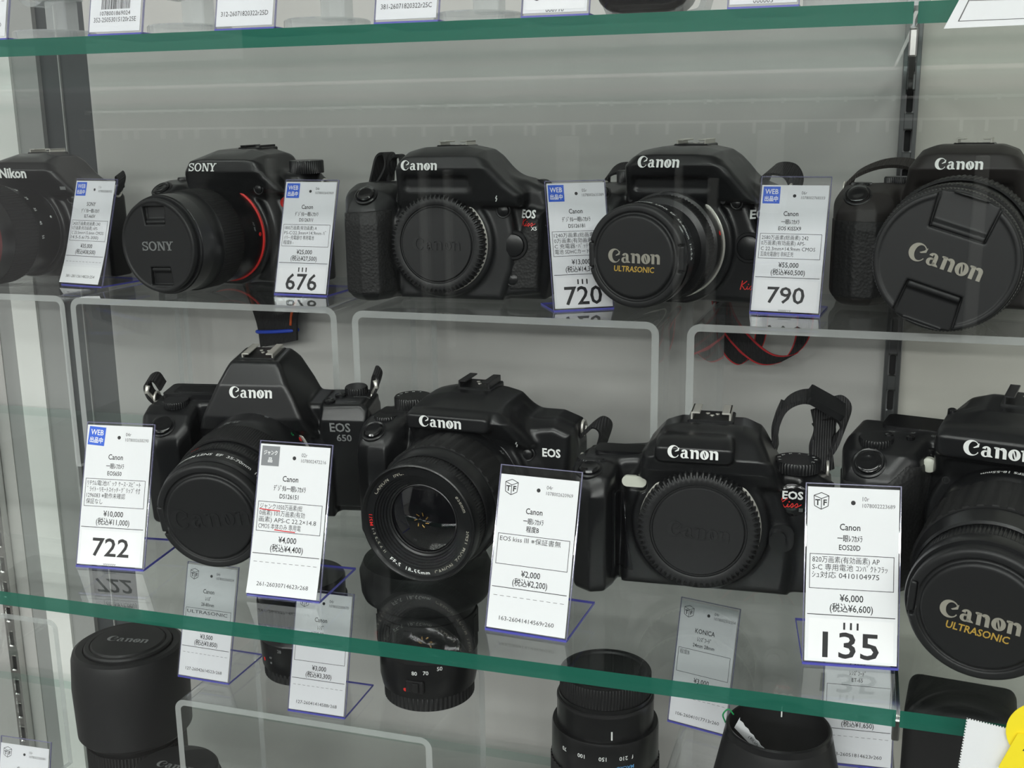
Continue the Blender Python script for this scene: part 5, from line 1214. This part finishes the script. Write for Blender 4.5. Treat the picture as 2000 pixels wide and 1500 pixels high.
def vdot(parent, R_, z, ang, m='red_print', s_=1.5):
    a = math.radians(ang); c = np.array([R_ * math.cos(a), R_ * math.sin(a), z]); u = np.array([-math.sin(a), math.cos(a), 0]); w_ = np.array([0, 0, 1.0]); n = np.array([math.cos(a), math.sin(a), 0])
    V = [c + n * 0.5] + [c + s_ * (math.cos(k * PI / 6) * u + math.sin(k * PI / 6) * w_) + n * 0.1 for k in range(12)]
    return mesh_obj('index_dot', V, [[0, 1 + k, 1 + (k + 1) % 12] for k in range(12)], M[m], parent, True)
def vrib(parent, name, z0, z1, r0, m, ribs, depth, duty=0.5, r1=None):
    r1 = r0 if r1 is None else r1
    return vturn(name, [(z0, r0 - 2), (z0, r0 - 0.4), (z0 + 0.5, r0), (z1 - 0.5, r1), (z1, r1 - 0.4), (z1, r1 - 2)], m, parent, ribs * 4, 40, dict(i0=2, i1=3, count=ribs, depth=depth, duty=duty))
def flat_up(fl, z, rot, name, m, parent, sc_=1.0):
    c, s_ = math.cos(rot), math.sin(rot); return mesh_obj(name, [(a * c - b * s_, a * s_ + b * c, z) for a, b in fl.V], fl.F, m, parent)
G_L = 'lenses for sale standing on end'
# hooded lens, far left
r = stand_item('camera_lens', 'tall black lens standing with its hood reversed and a cap on top', 'lens', (-0.532, 0.682, LOWZ), 0, G_L)
vturn('barrel', [(0, 0), (0, 33), (8, 34), (12, 36), (40, 36.5), (44, 35), (46, 36), (112, 36), (112, 0)], 'satin_plastic', r)
vrib(r, 'zoom_ring', 14, 52, 38.2, 'rubber_plain', 90, 0.8)
vturn('lens_hood', [(58, 38), (58, 41), (61, 43.5), (100, 44.5), (124, 43), (129, 41.5), (130.5, 39), (130, 34), (127, 33), (127, 30)], 'cap_plastic', r, 120)
cp = vturn('lens_cap', [(124, 33), (131, 33), (132.4, 32), (132.4, 29), (131.6, 28.4), (133.4, 27), (133.4, 0)], 'cap_plastic', r, 96)
flat_up(canon_mark(34), 133.6, math.radians(8), 'cap_mark', M['grey_print'], cp)
# low capped lens before it
r = stand_item('camera_lens', 'short black lens with gold-lettered cap in front of the hooded lens', 'lens', (-0.452, 0.618, LOWZ), 0, G_L)
vturn('barrel', [(0, 0), (0, 30), (6, 31), (10, 33.5), (55, 33.5), (60, 32), (66, 32), (66, 0)], 'satin_plastic', r); vrib(r, 'zoom_ring', 20, 46, 34.4, 'rubber_plain', 90, 0.6)
cp = vturn('lens_cap', [(64, 30), (70, 30.6), (73, 30.2), (74.5, 28.8), (74.8, 26), (74.8, 0)], 'cap_plastic', r)
flat_up(canon_mark(30), 75.0, math.radians(0), 'cap_mark', M['grey_print'], cp)
f = txt_mark('ULTRASONIC', 3.6, 0.02, fit=22); f.V = [(a, b - 7) for a, b in f.V]; flat_up(f, 75.0, 0, 'gold_lettering', M['gold_print'], cp)
# capped lens at the low riser's foot
r = stand_item('camera_lens', 'black lens with a glossy cap in front of the low riser', 'lens', (-0.347, 0.60, LOWZ), 0, G_L)
vturn('barrel', [(0, 0), (0, 26), (8, 27), (12, 29), (50, 29), (56, 27), (56, 0)], 'satin_plastic', r); vrib(r, 'focus_ring', 18, 40, 30, 'rubber_plain', 90, 0.6)
cp = vturn('lens_cap', [(54, 26), (60, 26.6), (63, 26.2), (64, 25), (63.4, 23.5), (63.6, 0)], 'gloss_black', r); flat_up(canon_mark(24), 63.8, 0, 'cap_mark', M['silver_print'], cp)
# two lenses on the low riser
r = stand_item('camera_lens', 'slim black zoom lens with red dot standing between two price cards', 'lens', (-0.379, 0.686, LRZ), 0, G_L)
vturn('barrel', [(0, 0), (0, 29), (7, 30), (9, 31.5), (30, 32.5), (31, 31.8), (60, 31.8), (72, 32), (74, 31), (74, 0)], 'satin_plastic', r)
vrib(r, 'mount_cap', 0, 9, 30.4, 'cap_plastic', 50, 0.7); vrib(r, 'zoom_ring', 34, 58, 33, 'rubber_plain', 60, 0.7); vdot(r, 31.9, 16, -128)
vbarrel_text([('AF', 32.2, 20, -112, 2.6, False), ('M', 32.0, 16, -112, 2.6, False), ('28', 32.5, 27, -96, 3.4, False)], r, M['grey_print'], 'lettering')
r = stand_item('camera_lens', 'black zoom lens with a petal hood standing on the low riser', 'lens', (-0.2775, 0.679, LRZ), 0, G_L)
vturn('barrel', [(0, 0), (0, 29), (9, 30), (10, 33), (18, 34.5), (34, 34.5), (36, 34), (66, 34), (70, 33.5), (100, 33.5), (100, 0)], 'satin_plastic', r)
vrib(r, 'mount_cap', 0, 10, 32.0, 'cap_plastic', 60, 0.7); vturn('zoom_ring', [(36, 33), (36.4, 35.2), (64, 35.2), (64.6, 33)], 'rubber_plain', r)
for k in range(12):
    a = 2 * PI * k / 12; V = []
    for z in (42, 61):
        for da in (-0.09, 0.09):
            for rr in (34, 35.9): V.append((rr * math.cos(a + da), rr * math.sin(a + da), z))
    mesh_obj('grip_pad', V, [(0, 1, 3, 2), (4, 6, 7, 5), (0, 4, 5, 1), (2, 3, 7, 6), (0, 2, 6, 4), (1, 5, 7, 3)], M['rubber_plain'], r)
vturn('lens_hood', [(70, 33), (71, 37), (76, 43.5), (80, 45), (94, 46), (101, 43), (103, 38), (104, 30), (104, 25), (102, 24)], 'cap_plastic', r, 120)
MB().box(-3, 10, -36.5, -33, 16, 25, 0, 0.6).build('switch_recess', M['slot_black'], r); MB().box(2, 7, -38, -35, 17, 24, 0, 0.5).build('focus_switch', M['rubber_plain'], r)
vdot(r, 34.3, 17, -97); vbarrel_text([('80', 34.6, 30, -85, 4.0, False), ('70', 34.6, 30.5, -72, 4.0, False), ('50', 34.6, 33, -56, 4.0, False), ('35', 34.6, 36, -38, 4.0, False)], r, M['white_print'], 'focal_scale')
# tall zoom lens standing on its front, mount cap on top
r = stand_item('camera_lens', 'tall zoom lens with a slanted ribbed grip and focal scale, mount end up', 'lens', (-0.151, 0.686, LOWZ), 0, G_L)
vturn('barrel', [(0, 0), (0, 36), (98, 36.2), (99, 36.8), (122, 36.6), (124, 36), (124, 33.2), (142, 33), (143, 31.8), (146, 31.8), (146, 0)], 'satin_plastic', r)
n = 60; V = []; F = []; zz = np.linspace(2, 98, 13)
for i, z in enumerate(zz):
    for k in range(n * 4):
        a = 2 * PI * k / (n * 4) - i * 0.055; V.append(((37.6 - (0.9 if k % 4 >= 2 else 0)) * math.cos(a), (37.6 - (0.9 if k % 4 >= 2 else 0)) * math.sin(a), z))
N4 = n * 4; F = [[i * N4 + k, i * N4 + (k + 1) % N4, (i + 1) * N4 + (k + 1) % N4, (i + 1) * N4 + k] for i in range(12) for k in range(N4)]
mesh_obj('zoom_grip', V, F, M['rubber_plain'], r, 30)
turn = [('70', -125), ('100', -103), ('150', -80), ('210', -58), ('f', -48)]
vbarrel_text([(t, 36.8, 114, a, 4.0, True) for t, a in turn], r, M['white_print'], 'focal_scale'); vbarrel_text([('MACRO', 36.8, 107, -56, 3.6, True)], r, M['blue_print'], 'macro_lettering')
MB().box(-0.5, 0.5, -33.6, -33, 126, 132).build('index_line', M['white_print'], r).rotation_euler = (0, 0, 0.35)
vturn('mount_rim', [(141, 33.3), (142.6, 33.2), (143.2, 32.4), (143.2, 30)], 'metal_dark', r)
cp = vrib(r, 'rear_cap', 146, 160, 31.2, 'cap_plastic', 90, 0.6); vturn('cap_face', [(160, 30), (160.6, 28.6), (160, 27), (158.6, 26.4), (158.6, 0)], 'cap_plastic', cp)
# loose lens hood with tied paper tag
r = stand_item('lens_hood', 'black conical lens hood with a small paper tag tied to it', 'lens hood', (-0.031, 0.612, LRZ), 0)
vturn('shell', [(0, 38), (0.5, 39), (6, 38.6), (40, 31.6), (46, 30.4), (48, 29.6), (48, 28.6), (46, 28.4), (6, 35.6), (0, 36.4), (0, 38)], 'cap_plastic', r, 120)
vturn('hood_rim', [(44, 30.9), (47.6, 30.3), (48.4, 29.4), (48, 28.4)], 'satin_plastic', r)
MB().box(-0.4, 0.4, 28.0, 28.7, 38, 45).build('index_line', M['white_print'], r)
r2 = stand_item('paper_tag', 'small white paper tag with zigzag edge tied inside the lens hood', 'tag', (-0.058, 0.612, LRZ + 0.040), math.radians(-20))
zz = [(0.9 if i % 2 else 0.0) for i in range(13)]
pts = [(-1, 14)] + [(i * 2.2, 12 - i * 0.4 + zz[i]) for i in range(13)] + [(26, 2), (0, 4)]
o = MB().prism(pts, 'xz', -0.15, 0.15).build('paper', M['paper'], r2); o.rotation_euler = (0.2, 0.55, 0)
f = Flat().text('(税込', 13, 7.5, 3.2).text('¥1,650)', 21, 5.5, 3.2); q = mesh_obj('print', [(a, -0.25, b) for a, b in f.V], f.F, M['ink'], o)
MB().tube(spline([(-4, 0, 4), (-5, -2, 10), (-2, -1, 14), (1, 0, 11)], 6), 0.5, 5).build('tie', M['green_tie'], r2, True)
# black case at the right end
r = stand_item('black_case', 'black oblong accessory case with a clear window in its lower half', 'case', (0.0745, 0.686, LOWZ), math.radians(-6))
g = Grid((-36, -28, -1), (36, 28, 180), 2.0); g.add(g.box(-32, 32, -24, 24, 0, 175, 7)); g.build('shell', M['rubber_plain'], r)
MB().box(-27, 24, -25.0, -23.6, 70, 124, 0, 0.5).build('window', M['steel_dark'], r)

# ---------------------------------------------------------------- more cards
l, z_, _ = tag_px((1309, 1410), (1412, 1438), LRZ)
price_tag(l, z_, 'price card with cube logo and KONICA heading behind the glass shelf edge', dict(tf=1, code='04r', num='1078002503254', l1='KONICA', l2='ﾚﾝｽﾞﾌｰﾄﾞ', l3='24mm 28mm', box=['程度B'], p1='¥3,000', p2='(税込¥3,300)', serial='106-26041017713r260'), tilt=14, w=41)
l, z_, _ = tag_px((1620, 1492), (1722, 1503), LRZ)
price_tag(l, z_, 'price card ¥1,500 between the lens hood and the black case', dict(tf=1, code='04r', num='1078002507733', l1='Canon', l2='ﾚﾝｽﾞﾌｰﾄﾞ', l3='ET-65', box=[''], p1='¥1,500', p2='(税込¥1,650)', serial='103-26051814623r260'), tilt=10)
p = onZ(52, 1442, LOWZ + 0.083)
price_tag((float(p[0]), float(p[1]) - 0.02, LOWZ), 0.05, 'price card with cube logo standing on the lowest shelf by the hooded lens', dict(tf=1, code='10r', num='1078002200681', l1='Canon', l2='ﾚﾝｽﾞ', l3='EF', ch=78, box=['程度B'], p1='¥8,000', p2='(税込¥8,800)', serial='103-26041814523r260'), tilt=14)
for (px, nm) in ((878, 'price card on the lowest shelf in front of the low riser corner'), (975, 'price card on the lowest shelf beside the tall zoom lens')):
    p = onZ(px, 1488, LOWZ + 0.083); price_tag((-0.231 if px < 900 else float(p[0]) + 0.012, float(p[1]) - 0.036, LOWZ), 0.0, nm, dict(tf=1, code='04r', num='1078002200115', l1='Canon', l2='ﾚﾝｽﾞ', l3='EF', ch=78, box=['程度B'], p1='¥5,000', p2='(税込¥5,500)', serial='103-26041814588r260'), tilt=8, w=34 if px < 900 else 36, foot=26)

# ---------------------------------------------------------------- top shelf: clear stands, small cameras, cards
GT = 'clear stands on the highest glass shelf'
def clear_stand(px, py, label):
    p = onY(px, py, 0.489)
    r = empty('acrylic_stand', (float(p[0]), 0.489, TOPZ), 0, label, 'stand', GT)
    V, F = lathe([(0, 0), (0, 19.0), (0.5, 19.8), (4.0, 19.8), (4.6, 19.2), (4.6, 0)], 48); mesh_obj('base_disc', up(V), F, M['acrylic_stand'], r, 40)
    mb = MB(); mb.box(-1, 11, -5, 5, 4.4, 19, 0, 0.6); mb.box(-4, 14, -6, 6, 19, 21.5, 0, 0.5); mb.box(2, 8, -3, 3, 21.4, 27, 0, 0.4); mb.build('post', M['acrylic_stand'], r)
    pts = spline([(5, 0, 25), (-6, 0, 18), (-14, 0, 20), (-17, 0, 30), (-14, 0, 44), (-2, 0, 52), (12, 0, 50)], 6)
    MB().ribbon(pts, (0, 5, 0), 2.2).build('curved_arm', M['acrylic_stand'], r, 40)
    return r
for px, py, lb in ((108, 70, 'clear round-based stand beside the card with a barcode'), (372, 62, 'clear round-based stand under the dark rounded camera body'), (640, 52, 'clear round-based stand between the two cards without numbers'), (935, 44, 'clear round-based stand beside the card 865')): clear_stand(px, py, lb)
def small_camera(px, w, h, d, zb, y, label, m='satin_plastic', round_=14, clear_case=False):
    p = onY(px, 0, y); r = empty('compact_camera', (float(p[0]), y, zb), 0, label, 'compact camera', 'compact cameras on the highest glass shelf')
    g = Grid((-w / 2 - 3, -d / 2 - 3, -2), (w / 2 + 3, d / 2 + 14, h + 3), 1.2)
    g.add(g.ext('xz', rrect(-w / 2, w / 2, 0, h, min(round_, h / 2 - 1)), -d / 2, d / 2, 5)); g.add(g.cyl('y', (0, h / 2), h * 0.36, -d / 2 - 2, 0, 1), 2); g.build('body', M[m], r)
    turned('lens', [(0, h * 0.30), (d / 2 + 4, h * 0.30), (d / 2 + 5, h * 0.27), (d / 2 + 4, h * 0.2), (d / 2 + 4, 0)], M['gloss_black'], r, 48, 40, None, (0, 0, h / 2))
    return r
small_camera(376, 52, 48, 26, TOPZ + 0.0235, 0.500, 'dark rounded compact camera held up on a clear stand')
rc = small_camera(1264, 40, 58, 28, TOPZ + 0.0015, 0.490, 'dark compact camera standing beside the card 865', 'gloss_black', 10)
V, F = lathe([(0, 22), (14, 20), (22, 20.5), (24, 24)], 40)
r = empty('clear_cradle', (rc.location[0] + 0.028, 0.500, TOPZ), 0, 'clear curved cradle next to the standing compact camera', 'stand')
MB().ribbon(spline([(-44, 0, 1.2), (-52, 0, 20), (-54, 0, 40)], 6), (0, 9, 0), 2.4).ribbon(spline([(-44, 0, 1.2), (-12, 0, 1.2), (-4, 0, 8), (-2, 0, 40)], 6), (0, 9, 0), 2.4).build('bent_sheet', M['acrylic_stand'], r, 40)
rr = small_camera(1692, 60, 50, 28, TOPZ + 0.0052, 0.492, 'dark compact camera near the joint of the highest shelf', 'black_plastic', 16)
MB().box(-24, 24, -10, 14, -5.2, 0.6).build('foot_pad', M['acrylic_stand'], rr)
def top_tag(bl, br, label, d, y=0.4695, tilt=14):
    a = onY(*bl, y); b = onY(*br, y); w_ = abs(b[0] - a[0]) * 1000
    return price_tag(((a[0] + b[0]) / 2, y, TOPZ), 0.0, label, d, tilt, w=w_, h=84 * w_ / 43 if w_ > 36 else 84, foot=40)
top_tag((172, 60), (277, 72), 'price card with a printed barcode on the highest shelf', dict(p1='¥45,000', p2='(税込¥49,500)', serial='352-25053015120r25E', bar='1078001869024', l1='Canon'))
top_tag((420, 62), (536, 62), 'price card without number next to the dark rounded compact camera', dict(p1='¥30,000', p2='(税込¥33,000)', serial='312-26071820322r25D', l1='Canon'))
top_tag((731, 52), (856, 52), 'price card without number between two clear stands', dict(p1='¥30,000', p2='(税込¥33,000)', serial='381-26071820322r25C', l1='Canon'))
top_tag((1018, 40), (1150, 40), 'price card 865 on the highest shelf', dict(p1='¥20,000', p2='(税込¥22,000)', big='865', tail='000710', l1='Canon'))
top_tag((1421, 16), (1560, 16), 'price card with big digits next to the shelf joint on the highest shelf', dict(p1='¥18,000', p2='(税込¥19,800)', big='020', tail='000005', l1='Canon'))
top_tag((-90, 84), (14, 84), 'price card at the end of the highest shelf', dict(p1='¥30,000', p2='(税込¥33,000)', serial='312-26071820311r25D', l1='Canon'))

# ---------------------------------------------------------------- papers hung in front of the shelf edges
def sheet(name, cat, label, quad, y, build):
    """flat card hanging in the plane y; quad = four photograph corners (tl, tr, br, bl)"""
    P = [onY(*q, y) for q in quad]; o = P[3]; r = empty(name, tuple(float(v) for v in o), 0, label, cat); build(r, [((p - o) * 1000) for p in P]); return r
def bl1(r, P):
    V = [tuple(p) for p in P] + [(p[0], p[1] + 0.3, p[2]) for p in P]; mesh_obj('card', V, [(3, 2, 1, 0), (4, 5, 6, 7), (0, 1, 5, 4), (1, 2, 6, 5), (2, 3, 7, 6), (3, 0, 4, 7)], M['paper'], r)
    tl, tr, br_, bl_ = [np.array(p) for p in P]
    def at(u, v): q = tl + (tr - tl) * u + ((bl_ + (br_ - bl_) * u) - (tl + (tr - tl) * u)) * v; return (q[0], q[1] - 0.1, q[2])
    f = Flat(); x = 0.42
    while x < 0.98:
        b = random.choice((0.012, 0.02)); f.rect(x, x + b, 0.02, 0.28); x += b + random.choice((0.012, 0.022))
    f.frame(0.1, 0.99, 0.42, 0.86, 0.012)
    mesh_obj('print', [at(u, v) for u, v in f.V], f.F, M['ink_grey'], r)
sheet('barcode_card', 'card', 'white card with a barcode and frame hanging on the highest shelf edge', [(1895, -40), (2060, -40), (2060, 46), (1843, 56)], 0.452, bl1)
def bl2(r, P):
    tl, tr, br_, bl_ = [np.array(p) for p in P]; n = 26; pts = []
    def edge(a, b, k):
        d = b - a; nrm = np.array([d[2], 0, -d[0]]); nrm = nrm / np.linalg.norm(nrm)
        for i in range(k):
            for t, o in ((0.0, 0.0), (0.5, 0.0), (0.5, 0.45), (1.0, 0.45)): pts.append(a + d * (i + t) / k + nrm * o)
    edge(bl_, tl, n); edge(tl, tr, n); pts.append(tr); pts.append(br_)
    m_ = MB().prism([(p[0], p[2]) for p in pts], 'xz', -0.15, 0.15).build('paper', M['paper'], r)
sheet('perforated_paper', 'paper', 'blank white paper with perforated edges hanging over the shelf edge', [(1888, 1402), (2030, 1437), (2010, 1560), (1864, 1540)], 0.450, bl2)
def bl3(r, P):
    MB().prism([(p[0], p[2]) for p in P], 'xz', -0.15, 0.15).build('paper', M['yellow'], r)
    f = Flat().text('▲', 3.0, -1.5, 5).text('コ', 4.4, -6.5, 5, bold=.02).text('回', 6.0, -12, 5, bold=.02)
    tl = P[0]; mesh_obj('print', [(a + tl[0] + 1.5, -0.25, b + tl[2] - 4) for a, b in f.V], f.F, M['ink'], r)
sheet('yellow_sheet', 'paper', 'yellow printed sheet beside the perforated paper', [(1988, 1432), (2040, 1440), (2040, 1560), (1950, 1498)], 0.447, bl3)
r = empty('yellow_disc', tuple(float(v) for v in onY(2036, 1432, 0.4485)), 0, 'round yellow sticker above the yellow printed sheet', 'sticker'); V, F = lathe([(0, 0), (0, 13.5), (0.3, 13.5), (0.3, 0)], 40); mesh_obj('disc', V, F, M['yellow'], r)

# ---------------------------------------------------------------- cameras on the shelves
camera_x5(place(852, 478, RZ, (-3, -32, 38), 0, 1.05), 0)
camera_x2(place(1239, 502, RZ, (-2, -84, 37), -12, 1.06, 1.5), -12)
camera_x9(place(1846, 512, RZ, (2, -124, 39), -9, 1.10), -9)
camera_k3(place(1363, 1039, 0.0, (0, -29, 37), 3, 1.06), 3)
camera_400(place(817, 1022, 0.0, (1, -82, 36), -3, 1.06, 2.0), -3)
camera_650(place(410, 1012, 0.0, (0, -100, 40), 9, 1.02, 7.0), 9)
camera_20d(place(1914, 1206, 0.0, (3, -107, 40), -14, 1.09, 5.5), -14)
camera_sony(place(306, 481, RZ, (0, -97, 37), -8, 1.05, 1.5), -8)
camera_nikon((-0.644, 0.775, RZ, 1.05), 0)
COL.objects.unlink(_to); bpy.data.objects.remove(_to)
